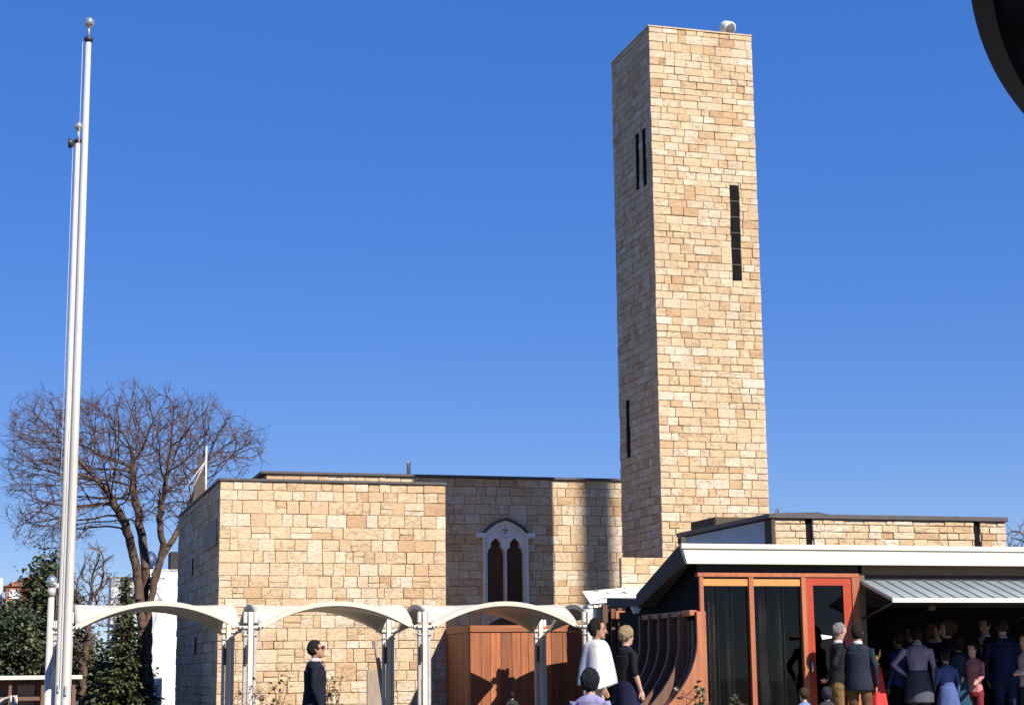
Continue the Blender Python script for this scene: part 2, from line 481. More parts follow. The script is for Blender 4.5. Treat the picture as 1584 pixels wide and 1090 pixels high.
def stone_geo(mb, rect, org, ax, nrm, rng, thick=0.038, joint=0.0058):
    s0, t0, s1, t1 = rect
    j = joint*rng.uniform(0.7, 1.3)
    s0 += j; s1 -= j; t0 += j; t1 -= j
    proud = rng.uniform(-0.008, 0.014)
    c = min(0.012, (s1-s0)*0.2, (t1-t0)*0.2)
    def P(s, t, d): return (org[0]+ax[0]*s+nrm[0]*d, org[1]+ax[1]*s+nrm[1]*d, t)
    je = lambda: rng.uniform(-0.006, 0.006)
    q = [(s0+je(), t0+je()), (s1+je(), t0+je()), (s1+je(), t1+je()), (s0+je(), t1+je())]
    back = [P(s, t, 0) for s, t in q]
    mid = [P(s, t, thick+proud-c*0.7) for s, t in q]
    cs, ct = (s0+s1)/2, (t0+t1)/2
    inn = []
    for s, t in q:
        inn.append(P(s+(c if s < cs else -c), t+(c if t < ct else -c), thick+proud+rng.uniform(-0.005, 0.005)))
    v = back+mid+inn
    f = []
    for k in range(4):
        n = (k+1) % 4
        f.append((k, n, n+4, k+4)); f.append((k+4, n+4, n+8, k+8))
    f.append((8, 9, 10, 11))
    r = rng.random()
    tone = rng.gauss(0.56, 0.16)
    if r < 0.13: tone = rng.uniform(0.82, 1.0)
    elif r < 0.21: tone = rng.uniform(0.05, 0.25)
    mb.cur = (max(0, min(1, tone)), rng.random(), rng.random())
    mb.add(v, f)

def stone_face(parent, rects, org, ax, nrm, rng, single, thick=0.038):
    """single: predicate-chosen rects become parts of their own, the rest is joined"""
    rest = []
    for r in rects:
        if r in single:
            m = MB(); stone_geo(m, r, org, ax, nrm, rng, thick); m.build('stone', S_STONE, parent)
        else: rest.append(r)
    return rest

def joined(parent, groups, rng, name='stonework'):
    m = MB()
    for rects, org, ax, nrm in groups:
        for r in rects: stone_geo(m, r, org, ax, nrm, rng)
    if m.v:
        o = m.build(name, S_STONE, parent); o['kind'] = 'stuff'
        return o

def backing(mb, org, ax, nrm, w, z0, z1, holes, depth):
    for (s0, t0, s1, t1) in [r for r in __import__('functools').reduce(subtract, holes, [(0, z0, w, z1)])]:
        a = (org[0]+ax[0]*s0, org[1]+ax[1]*s0, t0)
        b = (org[0]+ax[0]*s1-nrm[0]*depth, org[1]+ax[1]*s1-nrm[1]*depth, t1)
        mb.box(a, b)

T = 0.038  # stone thickness
# ---- tower
VC = 52.0
VT = VC*0.8179
TU0, TU1, TV0, TV1 = 0.3883*VT, 0.4607*VT, VT, VT*1.0724
TZ = 0.4118*VT + EYE
tower = thing('bell_tower', 'tall square sandstone tower with narrow slit windows rising above the low buildings', 'tower', ((TU0+TU1)/2, (TV0+TV1)/2, 0))
rng = random.Random(11)
def slit_u(x0, x1, y0, y1):   # on the front
    a = atv(x0, (y0+y1)/2, TV0); b = atv(x1, (y0+y1)/2, TV0)
    return (a.x-TU0, atv((x0+x1)/2, y1, TV0).z, b.x-TU0, atv((x0+x1)/2, y0, TV0).z)
def slit_v(x0, x1, y0, y1):   # on the left side, s measured from the back corner forwards
    a = atu(x0, (y0+y1)/2, TU0); b = atu(x1, (y0+y1)/2, TU0)
    return (TV1-a.y, atu((x0+x1)/2, y1, TU0).z, TV1-b.y, atu((x0+x1)/2, y0, TU0).z)
fh = [slit_u(1131, 1145, 287, 434)]
sh = [slit_v(983, 988.5, 206, 293), slit_v(993.5, 999.5, 198, 288), slit_v(968.5, 974.5, 618, 707)]
w = TU1-TU0
front = ashlar(w, 0, TZ, [0.18, 0.20, 0.22, 0.245], (0.28, 0.53), rng, fh)
side = ashlar(TV1-TV0-T, 0, TZ, [0.18, 0.20, 0.22, 0.245], (0.27, 0.52), rng, sh)
core = MB()
backing(core, (TU0, TV0+T, 0), (1,0,0), (0,-1,0), w, 0, TZ-0.02, fh, 0.25)
backing(core, (TU0+T, TV1, 0), (0,-1,0), (-1,0,0), TV1-TV0-T-0.25, 0, TZ-0.02, sh, 0.25)
core.box((TU0+T+0.25, TV0+T+0.25, 0), (TU1, TV1, TZ-0.35))
core.box((TU1-0.25, TV0+T+0.25, TZ-0.35), (TU1, TV1, TZ-0.02)); core.box((TU0+T+0.25, TV1-0.25, TZ-0.35), (TU1-0.25, TV1, TZ-0.02))
core.build('wall_core', S_MORTAR, tower)
vis = [r for r in front if r[1] > 3.9]
big = set(sorted(vis, key=lambda r: -(r[2]-r[0])*(r[3]-r[1]))[:300])
rest = stone_face(tower, front, (TU0, TV0+T, 0), (1,0,0), (0,-1,0), rng, big)
joined(tower, [(rest, (TU0, TV0+T, 0), (1,0,0), (0,-1,0)), (side, (TU0+T, TV1, 0), (0,-1,0), (-1,0,0))], rng)
# slit windows: dark pane set back, thin bars
for h in fh:
    wd = MB(); wd.box((TU0+h[0], TV0+T-0.02, h[1]), (TU0+h[2], TV0+T+0.035, h[3])); win = wd.build('slit_window', S_VOID, tower)
    b = MB()
    n = 6
    for k in range(1, n):
        z = h[1]+(h[3]-h[1])*k/n
        b.box((TU0+h[0], TV0+T-0.035, z-0.012), (TU0+h[2], TV0+T-0.022, z+0.012))
    b.build('glazing_bars', S_BLACKMETAL, win)
for h in sh:
    wd = MB(); wd.box((TU0+0.02, TV1-h[2]-0.0, h[1]-0.0), (TU0+T+0.04, TV1-h[0], h[3])); wd.build('slit_window', S_VOID, tower)
# thin coping
cp = MB(); cp.bbox((TU0-0.02, TV0-0.02, TZ), (TU1+0.02, TV0+0.35, TZ+0.05), 0.01)
cp.bbox((TU0-0.02, TV0+0.352, TZ), (TU0+0.35, TV1, TZ+0.05), 0.01); cp.bbox((TU1-0.33, TV0+0.352, TZ), (TU1+0.02, TV1, TZ+0.05), 0.01)
cp.build('coping', S_STONE, tower)

# floodlight on the tower
lp = atv(1124, 50, TV0+0.35)
lamp = thing('floodlight', 'white round floodlight mounted on the top of the stone tower', 'floodlight', (lp.x, TV0+0.35, TZ+0.052))
m = MB(); m.tube([(lp.x, TV0+0.35, TZ+0.052), (lp.x, TV0+0.35, TZ+0.20)], [0.07, 0.05], 10); m.bbox((lp.x-0.12, TV0+0.23, TZ+0.053), (lp.x+0.12, TV0+0.47, TZ+0.075), 0.005)
m.build('stand', S_CHANNEL, lamp)
m = MB(); d = Vector((0.35,-0.75,-0.45)).normalized(); c0 = Vector((lp.x, TV0+0.35, TZ+0.34))
m.tube([c0-d*0.20, c0-d*0.17, c0-d*0.08, c0+d*0.10, c0+d*0.17], [0.06, 0.13, 0.185, 0.20, 0.20], 20); m.build('housing', S_LAMP, lamp)
m = MB(); m.tube([c0+d*0.171, c0+d*0.185], [0.17, 0.15], 20); m.build('lens', S_LENS, lamp)

# ---- left block
VL = 46.0
LU0, LU1, LV1 = 0.1184*VL, 0.2515*VL, 57.0
LZ = 0.1111*VL + EYE
left = thing('stone_wing', 'flat roofed sandstone wing with a broad sunlit front behind the white canopies', 'building', ((LU0+LU1)/2, (VL+LV1)/2, 0))
rng = random.Random(23)
CH = [0.22, 0.28, 0.31, 0.34]
front = ashlar(LU1-LU0, 0, LZ, CH, (0.28, 0.58), rng)
side = ashlar(LV1-VL-T, 0, LZ, CH, (0.34, 0.72), rng)
core = MB()
core.box((LU0+T, VL+T, 0), (LU1, LV1, LZ-0.01))
core.build('wall_core', S_MORTAR, left)
big = set(sorted([r for r in front if r[1] > 0.4], key=lambda r: -(r[2]-r[0])*(r[3]-r[1]))[:300])
rest = stone_face(left, front, (LU0, VL+T, 0), (1,0,0), (0,-1,0), rng, big)
joined(left, [(rest, (LU0, VL+T, 0), (1,0,0), (0,-1,0)), (side, (LU0+T, LV1, 0), (0,-1,0), (-1,0,0))], rng)
cp = MB(); cp.bbox((LU0-0.05, VL-0.05, LZ), (LU1+0.03, LV1+0.05, LZ+0.075), 0.01); cp.build('coping', S_COPING, left)
a = atu(318, 815, LU0); b = atu(336, 842, LU0)
m = MB(); m.bbox((LU0-0.05, a.y, b.z), (LU0-0.016, b.y, a.z), 0.01); m.build('vent_panel', S_GREYWOOD, left)
for (x, y0, y1) in ((299, 865, 890), (303, 985, 1010)):
    a = atu(x, y0, LU0); b = atu(x, y1, LU0)
    m = MB(); m.bbox((LU0-0.06, a.y-0.18, b.z), (LU0-0.016, a.y+0.18, a.z), 0.01); m.build('wall_vent', S_BLACKMETAL, left)

# ---- main hall
HU0, HU1 = 0.1448*VC, 20.4
HZ = 0.1157*VC + EYE
hall = thing('stone_hall', 'sandstone hall with a pale pointed window in a deep band of shade', 'building', ((HU0+HU1)/2, VC+6, 0))
rng = random.Random(37)
wl_, wr_ = atv(747, 890, VC).x, atv(817, 890, VC).x
wc = (wl_+wr_)/2; ww = (wr_-wl_)/2
wtop = atv(781, 806, VC).z; wbot = 3.35
hole = (wl_+0.08-HU0, wbot, wr_-0.08-HU0, wtop-0.62)
hole2 = (wc-ww*0.55-HU0, wtop-0.62, wc+ww*0.55-HU0, wtop-0.30)
dhole = (wc-0.55-HU0, 0, wc+0.55-HU0, 2.55)
front = ashlar(HU1-HU0, 0, HZ, CH, (0.30, 0.62), rng, [hole, hole2, dhole])
core = MB()
backing(core, (HU0, VC+T, 0), (1,0,0), (0,-1,0), HU1-HU0, 0, HZ-0.01, [hole, hole2, dhole], 0.35)
core.box((HU0, VC+T+0.35, 0), (HU1, VC+14, HZ-0.01))
core.build('wall_core', S_MORTAR, hall)
u_l = LU1-HU0-0.3
def hall_vis(r): return (r[2] > u_l and r[1] > 2.3 and r[0] < 12.6) or (r[3] > HZ-0.3 and r[0] < 5)
vis = [r for r in front if hall_vis(r)]
big = set(sorted(vis, key=lambda r: -(r[2]-r[0])*(r[3]-r[1]))[:300])
rest = stone_face(hall, front, (HU0, VC+T, 0), (1,0,0), (0,-1,0), rng, big)
joined(hall, [(rest, (HU0, VC+T, 0), (1,0,0), (0,-1,0))], rng)
cp = MB(); cp.bbox((HU0-0.18, VC-0.08, HZ), (HU1+0.05, VC+14.1, HZ+0.08), 0.01); cp.build('coping', S_COPING, hall)
# gothic window
def prof(t): return 0.72*math.sin(t)**0.95+0.28*(1-abs(math.cos(t)))   # gently pointed
def arch_pts(cx, hw, zs, zt, n=10, pointed=0.0):
    """left springing -> apex -> right springing of a round/pointed arch"""
    pts = []
    for k in range(n+1):
        t = math.pi*(1-k/n)
        pts.append((cx+hw*math.cos(t), zs+(zt-zs)*prof(t)))
    return pts
fz = lambda x, z: Vector((x, VC-0.03, z))
zs = wtop-0.62
outer = [(wl_, wbot)] + arch_pts(wc, ww, zs, wtop, 18) + [(wr_, wbot)]
def lancet(cx, hw, z0, z1):
    """narrow light with a cusped ogee head"""
    h = z1-z0
    R = [(hw, z0), (hw, z1-0.52), (hw*0.95, z1-0.43), (hw*0.82, z1-0.35), (hw*0.58, z1-0.30), (hw*0.56, z1-0.27), (hw*0.62, z1-0.22), (hw*0.55, z1-0.15), (hw*0.28, z1-0.07), (0.0, z1)]
    return [(cx+x, z) for x, z in R] + [(cx-x, z) for x, z in reversed(R[:-1])]
lx = ww*0.42; lhw = ww*0.385
hL = lancet(wc-lx, lhw, wbot+0.10, wtop-0.50); hR = lancet(wc+lx, lhw, wbot+0.10, wtop-0.50)
def cross(cx, cz, a, b):
    return [(cx-b*0.6,cz-b),(cx-b,cz-a),(cx+b,cz-a),(cx+b*0.6,cz-b),(cx+a*0.9,cz-b),(cx+a*0.9,cz+b),(cx+b*0.6,cz+b),(cx+b,cz+a),(cx-b,cz+a),(cx-b*0.6,cz+b),(cx-a*0.9,cz+b),(cx-a*0.9,cz-b)]
cz = wtop-0.27
m = MB(); m.plate([outer, hL, hR, cross(wc, cz, 0.12, 0.03)], fz, (0, 0.22, 0))
win = m.build('gothic_window', S_LIME, hall)
m = MB(); m.box((wl_+0.1, VC+0.20, wbot+0.05), (wr_-0.1, VC+0.23, wtop-0.12))
# two brown lights behind the tracery
for sx in (-1, 1):
    q = MB(); q.box((wc+sx*lx-lhw-0.02, VC+0.195, wbot+0.08), (wc+sx*lx+lhw+0.02, VC+0.215, wtop-0.46)); q.build('pane', S_LANCET, win)
q = MB(); q.box((wc-0.16, VC+0.195, cz-0.16), (wc+0.16, VC+0.215, cz+0.16)); q.build('cross_pane', S_BLACKMETAL, win)
# hood mould, moulding ribs, imposts, sill
def arch_band(r0, r1, zoff, d0, d1, a0=0.10, a1=0.90, n=18):
    mb = MB(); rings = []
    for k in range(n+1):
        t = math.pi*(1-(a0+(a1-a0)*k/n))
        e = prof(t)
        P = lambda r, y: Vector((wc+(ww+r)*math.cos(t), y, zs+zoff+(wtop-zs+r)*e))
        rings.append([P(r0, d0), P(r1, d0), P(r1, d1), P(r0, d1)])
    mb.rings(rings, True, False)
    return mb
arch_band(0.025, 0.075, 0.03, VC-0.13, VC+0.05, 0.14, 0.86, 24).build('hood_mould', S_COPING, win)
arch_band(-0.06, 0.015, 0.0, VC-0.08, VC-0.028, 0.02, 0.98).build('arch_moulding', S_LIME, win)
for sx in (-1, 1):
    q = MB(); q.bbox((wc+sx*(ww-0.10), VC-0.12, zs+0.10), (wc+sx*(ww+0.22), VC+0.02, zs+0.26), 0.015); q.build('impost', S_LIME, win)
    q = MB(); q.bbox((wc+sx*(ww-0.07), VC-0.09, wbot), (wc+sx*(ww+0.0), VC-0.032, zs+0.095), 0.015); q.build('jamb_moulding', S_LIME, win)
q = MB(); q.tube([(wc+0.21*math.cos(t_/24*2*math.pi), VC-0.035, cz+0.21*math.sin(t_/24*2*math.pi)) for t_ in range(25)], 0.022, 6); q.build('cross_roundel', S_LIME, win)
q = MB(); q.tube([(wc, VC-0.05, wbot+0.1), (wc, VC-0.05, zs-0.35)], 0.03, 10); q.build('mullion_shaft', S_LIME, win)
q = MB(); q.bbox((wl_-0.08, VC-0.12, wbot-0.14), (wr_+0.08, VC+0.1, wbot-0.002), 0.02); q.build('sill', S_LIME, win)
# arched dark doorway behind the fence
poly = [(wc-0.75, 0)] + arch_pts(wc, 0.75, 2.45, 3.02, 14) + [(wc+0.75, 0)]
m = MB(); m.prism(poly, lambda x, z: Vector((x, VC-0.09, z)), (0, 0.12, 0)); m.build('arched_door', S_BRONZE, hall)
# roof pipes
p = atv(632, 735, VC+0.25)
m = MB(); m.lathe((p.x, VC+0.25, HZ+0.08), [(0.06,0),(0.06,0.36),(0.07,0.37),(0.07,0.40)], 12); o = m.build('roof_vent_pipe', S_WHITEST); tag(o, 'short white vent pipe standing on the flat roof of the hall', 'vent pipe')
# mast with stays behind the wing, and a brown spire
mp = thing('roof_mast', 'thin white mast with stays above the left wing roof beside the bare tree', 'mast', (atv(318, 760, 56).x, 56, LZ+0.09))
x0 = mp.location.x
m = MB(); m.tube([(x0,56,LZ+0.09),(x0,56,atv(318,690,56).z)], [0.045,0.025], 8); m.build('pole', S_STEEL, mp)
for dx in (-1.15, -0.75):
    m = MB(); m.tube([(x0+dx,56.3,LZ+0.09),(x0-0.01,56,atv(318,712,56).z)], 0.02, 5); m.build('stay', S_CHANNEL, mp)
sp = thing('brown_spire', 'slender dark brown pointed roof peeking over the left wing roof', 'spire', (atv(309,760,60).x, 60, 0))
a = sp.location.x
m = MB(); m.rings([[Vector((a+sx*h, 60+sy*h, z)) for sx, sy in ((-1,-1),(1,-1),(1,1),(-1,1))] for h, z in ((0.55,5.6),(0.30,7.0),(0.11,8.1),(0.05,atv(309,700,60).z))], True, False); m.build('roof', S_BRONZE, sp)
m = MB(); m.bbox((a-0.5,59.5,0),(a+0.5,60.5,5.598),0.02); m.build('shaft', S_KIOSK, sp)

# ---- low wall in front of the tower
WV = VT-0.9
wz = atv(1000, 862, WV).z; wu0 = atv(961, 880, WV).x
low = thing('low_stone_wall', 'low sandstone wall in front of the foot of the tower', 'wall', (wu0+2.5, WV, 0))
rng = random.Random(5)
rects = ashlar(5.6, 0, wz, CH, (0.36, 0.72), rng)
m = MB(); m.box((wu0, WV+T, 0), (wu0+5.6, WV+0.16, wz-0.01)); m.build('wall_core', S_MORTAR, low)
big = set([r for r in rects if r[1] > 2.0 and r[0] < 2.6])
rest = stone_face(low, rects, (wu0, WV+T, 0), (1,0,0), (0,-1,0), rng, big)
joined(low, [(rest, (wu0, WV+T, 0), (1,0,0), (0,-1,0))], rng)

# ---- stone penthouse behind the pavilion
VB = 30.0
BU0 = 0.464*VB; BU1 = 0.6282*VB; BV1 = 34.6
BZ = 0.0945*VB + EYE
pent = thing('stone_block', 'low sandstone block with dark upright slots showing above the white pavilion fascia', 'building', ((BU0+BU1)/2, 32, 0))
rng = random.Random(61)
slots = []
for x0, x1 in ((1247, 1257.5), (1507, 1517)):
    a = atv(x0, 825, VB).x-BU0; b = atv(x1, 825, VB).x-BU0; slots.append((a, 0, b, BZ-0.003))
rects = ashlar(BU1-BU0, 0, BZ, [0.13, 0.18, 0.22], (0.22, 0.6), rng, slots)
m = MB(); backing(m, (BU0, VB+T, 0), (1,0,0), (0,-1,0), BU1-BU0, 0, BZ-0.01, slots, 0.25); m.box((BU0, VB+T+0.25, 0), (BU1, BV1, BZ-0.01)); m.build('wall_core', S_MORTAR, pent)
big = set([r for r in rects if r[3] > 3.3])
rest = stone_face(pent, rects, (BU0, VB+T, 0), (1,0,0), (0,-1,0), rng, big)
joined(pent, [(rest, (BU0, VB+T, 0), (1,0,0), (0,-1,0))], rng)
for h in slots:
    m = MB(); m.box((BU0+h[0]+0.001, VB+0.05, 0.02), (BU0+h[2]-0.001, VB+T+0.245, BZ-0.01)); m.build('slot_panel', S_VOID, pent)
m = MB(); m.box((BU0-0.06, VB+0.30, 0), (BU0-0.002, BV1, BZ-0.02)); m.build('plaster_side', S_GREYPLASTER, pent)
m = MB(); m.bbox((BU0-0.08, VB-0.02, 0), (BU0-0.004, VB+0.298, BZ-0.005), 0.01); m.build('corner_board', S_BRONZE, pent)
m = MB(); m.bbox((BU0-0.14, VB-0.05, BZ), (BU1+0.04, BV1+0.05, BZ+0.09), 0.01); m.build('coping', S_COPING, pent)
m = MB()
a = BU0+0.2
m.prism([(0,0),(1.5,0),(1.1,0.10),(0.2,0.05)], lambda x, z: Vector((BU0-0.1+x, VB+0.2, BZ+0.091+z*0.6)), (0, 0.5, 0)); m.build('roof_ridge', S_ROOFDARK, pent)
ra = atv(1100, 800, 35.2); rb = atv(1162, 802, 35.2)
m = MB(); m.bbox((ra.x, 35.0, 3.4), (rb.x+0.8, 36.4, ra.z), 0.02); o = m.build('roof_housing', S_BRONZE); tag(o, 'dark brown housing against the foot of the tower', 'roof housing')
o.location = (0,0,0)

# ------------------------------------------------------------------ pavilion on the right
VP = 23.0; VF = 22.85
FLOOR = 0.20
PU0 = atv(1062, 871, VF).x; PU1 = 19.6
pav = thing('wooden_pavilion', 'low pavilion with white fascia, orange window frames and a red door', 'building', ((PU0+PU1)/2, 26, 0))
zt = atv(1055, 840, VF).z; zb = atv(1062, 871, VF).z
# white fascia, its left end leaning out at the top
ul_t = atv(1054, 840, VF).x; ul_b = atv(1063, 871, VF).x
m = MB(); m.prism([(ul_b, zb), (PU1, zb), (PU1, zt), (ul_t, zt)], lambda x, z: Vector((x, VF, z)), (0, 0.10, 0)); m.build('fascia', S_WHITEST, pav)
m = MB(); m.bbox((ul_t-0.01, VF-0.025, zt-0.075), (PU1, VF-0.002, zt-0.005), 0.008); m.build('drip_edge', S_WHITEST, pav)
# butterfly roof: falls back from the fascia to a valley and rises gently
vy = [(VF+0.102, zt-0.02), (24.75, 2.34), (26.4, 2.44)]
poly = [(y, z) for y, z in vy] + [(y, z-0.12) for y, z in reversed(vy)]
m = MB(); m.prism(poly, lambda y, z: Vector((PU0+0.05, y, z)), (PU1-PU0-0.05, 0, 0)); m.build('roof', S_ROOFDARK, pav)
# rake board on the left edge
a0 = atu(1055, 838, PU0-0.02); a1 = atu(985, 922, PU0-0.02); a2 = atu(985, 946, PU0-0.02); a3 = atu(1063, 871, PU0-0.02)
m = MB(); m.prism([(VF+0.102, zt+0.02), (a1.y, 2.42), (a1.y+0.05, 2.18), (VF+0.102, zb-0.02)], lambda y, z: Vector((PU0-0.03, y, z)), (0.07, 0, 0)); m.build('rake_board', S_BRONZE, pav)
m = MB(); m.bbox((PU0-0.03, VF+0.11, zt+0.0), (PU0+0.05, VF+0.24, zt+0.10), 0.01); m.build('rake_end_block', S_BRONZE, pav)
m = MB(); e = atu(984, 944, PU0-0.1); m.prism([(0,0),(0.16,0.0),(0.10,-0.10),(0.05,-0.10)], lambda x, z: Vector((PU0-0.12+x, a1.y-0.06, 2.235+z)), (0, 0.10, 0)); m.build('gutter_end', S_WHITEST, pav)
# side wall
SU = atv(1079, 900, VP).x
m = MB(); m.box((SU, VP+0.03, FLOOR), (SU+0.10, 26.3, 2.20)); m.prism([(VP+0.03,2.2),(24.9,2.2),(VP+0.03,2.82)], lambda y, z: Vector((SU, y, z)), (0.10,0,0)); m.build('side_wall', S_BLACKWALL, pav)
# header over the windows, its charcoal colour standing in for the fascia's shade
ztw = atv(1200, 887, VP).z
du_ = atv(1328, 900, VP).x
m = MB(); m.box((SU, VP+0.0, ztw+0.012), (du_+0.06, VP+0.09, zb+0.02)); m.build('header', S_CHARCOAL, pav)
m = MB(); m.bbox((SU-0.01, VP-0.03, ztw-0.05), (du_, VP+0.08, ztw+0.01), 0.006); m.build('window_head', S_FRAME, pav)
def xu(x, y=900): return atv(x, y, VP).x
posts = [(1080.5, 1087), (1157, 1164.5), (1238, 1245.2), (1316, 1328)]
for x0, x1 in posts:
    m = MB(); m.cur = (random.random(),)*3; m.bbox((xu(x0), VP-0.03, FLOOR), (xu(x1), VP+0.08, ztw-0.052), 0.006); m.build('window_post', S_FRAME, pav)
for k in (0, 1):
    a, b = xu(posts[k][1]), xu(posts[k+1][0])
    wn_ = MB(); wn_.box((a+0.002, VP+0.035, FLOOR+0.12), (b-0.002, VP+0.045, ztw-0.052)); wo = wn_.build('window_pane', S_GLASS, pav)
    m = MB(); m.bbox((a+0.003, VP-0.005, atv(1120, 906, VP).z), (b-0.003, VP+0.03, atv(1120, 895, VP).z), 0.005); m.build('yellow_blind', S_YELLOW, wo)
    m = MB(); m.bbox((a+0.002, VP-0.02, FLOOR), (b-0.002, VP+0.06, FLOOR+0.118), 0.005); m.build('bottom_rail', S_FRAME, wo)
    # curtain folds behind the glass
    rr = random.Random(k+3)
    for (c0_, c1_) in ((0.02, 0.13), (0.24, 0.46), (0.66, 0.84)):
        m = MB(); n = 26; cu = []; ph = [rr.uniform(0, 6) for _ in range(2)]
        for i in range(n+1):
            q_ = c0_+(c1_-c0_)*i/n
            cu.append((a+0.02+(b-a-0.04)*q_, VP+0.30+0.03*math.sin(q_*60+ph[0])+0.018*math.sin(q_*113+ph[1])))
        vs = [(x, y, FLOOR+0.05) for x, y in cu]+[(x, y, ztw-0.1) for x, y in cu]
        m.add(vs, [(i, i+1, i+n+2, i+n+1) for i in range(n)], True)
        m.build('curtain', S_CURTAIN, wo)
    for s in (0.30, 0.62):
        x = a+(b-a)*s
        m = MB(); m.box((x-0.007, VP+0.02, FLOOR+0.12), (x+0.007, VP+0.034, atv(1120, 907, VP).z)); m.build('glazing_bar', S_VOID, wo)  # thin black strips put in as the mullion shadows
# red door
a, b = xu(1245.4)+0.002, xu(1316)-0.002
gz1 = atv(1280, 905, VP).z; dz1 = ztw-0.056
gl, gr = xu(1256.5), xu(1303)
door = MB(); door.plate([[(a,FLOOR+0.01),(b,FLOOR+0.01),(b,dz1),(a,dz1)], [(gl,FLOOR+0.28),(gr,FLOOR+0.28),(gr,gz1),(gl,gz1)]], lambda x, z: Vector((x, VP-0.012, z)), (0, 0.055, 0))
dr = door.build('door', S_RED, pav)
m = MB(); m.box((gl-0.004, VP+0.01, FLOOR+0.27), (gr+0.004, VP+0.02, gz1+0.004)); m.build('door_pane', S_GLASS, dr)
hp = atv(1253, 1031, VP)
m = MB(); m.bbox((hp.x-0.025, VP-0.022, hp.z-0.09), (hp.x+0.025, VP-0.0125, hp.z+0.09), 0.004); m.build('handle_plate', S_BLACKMETAL, dr)
m = MB(); m.tube([(hp.x,VP-0.02,hp.z+0.06),(hp.x+0.01,VP-0.065,hp.z+0.05),(hp.x+0.01,VP-0.065,hp.z-0.05),(hp.x,VP-0.02,hp.z-0.06)], 0.012, 8); m.build('handle', S_BALL, dr)
# open bay: floor, back wall, partition, beam
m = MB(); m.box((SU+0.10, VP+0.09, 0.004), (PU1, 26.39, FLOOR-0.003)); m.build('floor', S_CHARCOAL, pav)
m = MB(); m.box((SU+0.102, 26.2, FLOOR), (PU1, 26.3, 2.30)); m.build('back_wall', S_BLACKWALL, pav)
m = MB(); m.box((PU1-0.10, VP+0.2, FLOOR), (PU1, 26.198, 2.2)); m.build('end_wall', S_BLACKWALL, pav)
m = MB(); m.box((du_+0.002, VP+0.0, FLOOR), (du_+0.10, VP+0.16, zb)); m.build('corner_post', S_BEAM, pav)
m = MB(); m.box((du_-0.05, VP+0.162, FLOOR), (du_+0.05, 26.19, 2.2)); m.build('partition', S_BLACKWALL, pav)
bz0 = atv(1450, 889, VP).z
m = MB(); m.box((du_+0.102, VP+0.02, bz0), (PU1, VP+0.14, zb-0.0)); m.build('eaves_beam', S_BEAM, pav)
m = MB(); m.box((du_+0.102, VP+0.05, atv(1450, 900, VP).z), (PU1, VP+0.13, bz0-0.002)); m.build('lower_beam', S_CHARCOAL, pav)
# awning of ribbed metal
ab = atv(1330, 897, VP); fr = atu(1380, 926, ab.x)
AY0, AY1, AZ0, AZ1 = fr.y, VP+0.04, fr.z, atv(1330, 897, VP).z
aw = MB(); aw.prism([(AY0,AZ0),(AY1,AZ1),(AY1,AZ1-0.035),(AY0,AZ0-0.035)], lambda y, z: Vector((ab.x, y, z)), (PU1-ab.x, 0, 0))
awn = aw.build('awning', S_ZINC, pav)
n = int((PU1-ab.x)/0.205)
for k in range(n+1):
    x = ab.x+0.02+k*0.205
    m = MB(); m.prism([(AY0-0.004,AZ0+0.001),(AY1-0.01,AZ1+0.001),(AY1-0.01,AZ1+0.014),(AY0-0.004,AZ0+0.014)], lambda y, z: Vector((x-0.008, y, z)), (0.016, 0, 0)); m.build('rib', S_ZINC, awn)
m = MB(); m.bbox((ab.x-0.01, AY0-0.03, AZ0-0.05), (PU1, AY0-0.006, AZ0+0.012), 0.005); m.build('front_edge', S_LAMP, awn)
for x in (ab.x+0.03, ab.x+2.6, ab.x+5.2):
    m = MB(); m.tube([(x, AY0+0.05, AZ0-0.05), (x, VP+0.03, AZ0-0.25)], 0.018, 6); m.build('bracket', S_BLACKMETAL, awn)
lp2 = atv(1440, 938, VP+0.6)
hl = thing('hanging_lamp', 'small dim lamp hanging under the awning in the dark bay', 'lamp', (lp2.x, VP+0.6, lp2.z))
m = MB(); m.lathe((lp2.x, VP+0.6, lp2.z-0.06), [(0.03,0),(0.075,0.02),(0.06,0.10),(0.02,0.13)], 12); m.build('lamp_shade', S_BEAM, hl)
m = MB(); m.tube([(lp2.x, VP+0.6, lp2.z+0.07), (lp2.x, VP+0.6, 2.63)], 0.008, 6); m.build('cord', S_BLACKMETAL, hl)
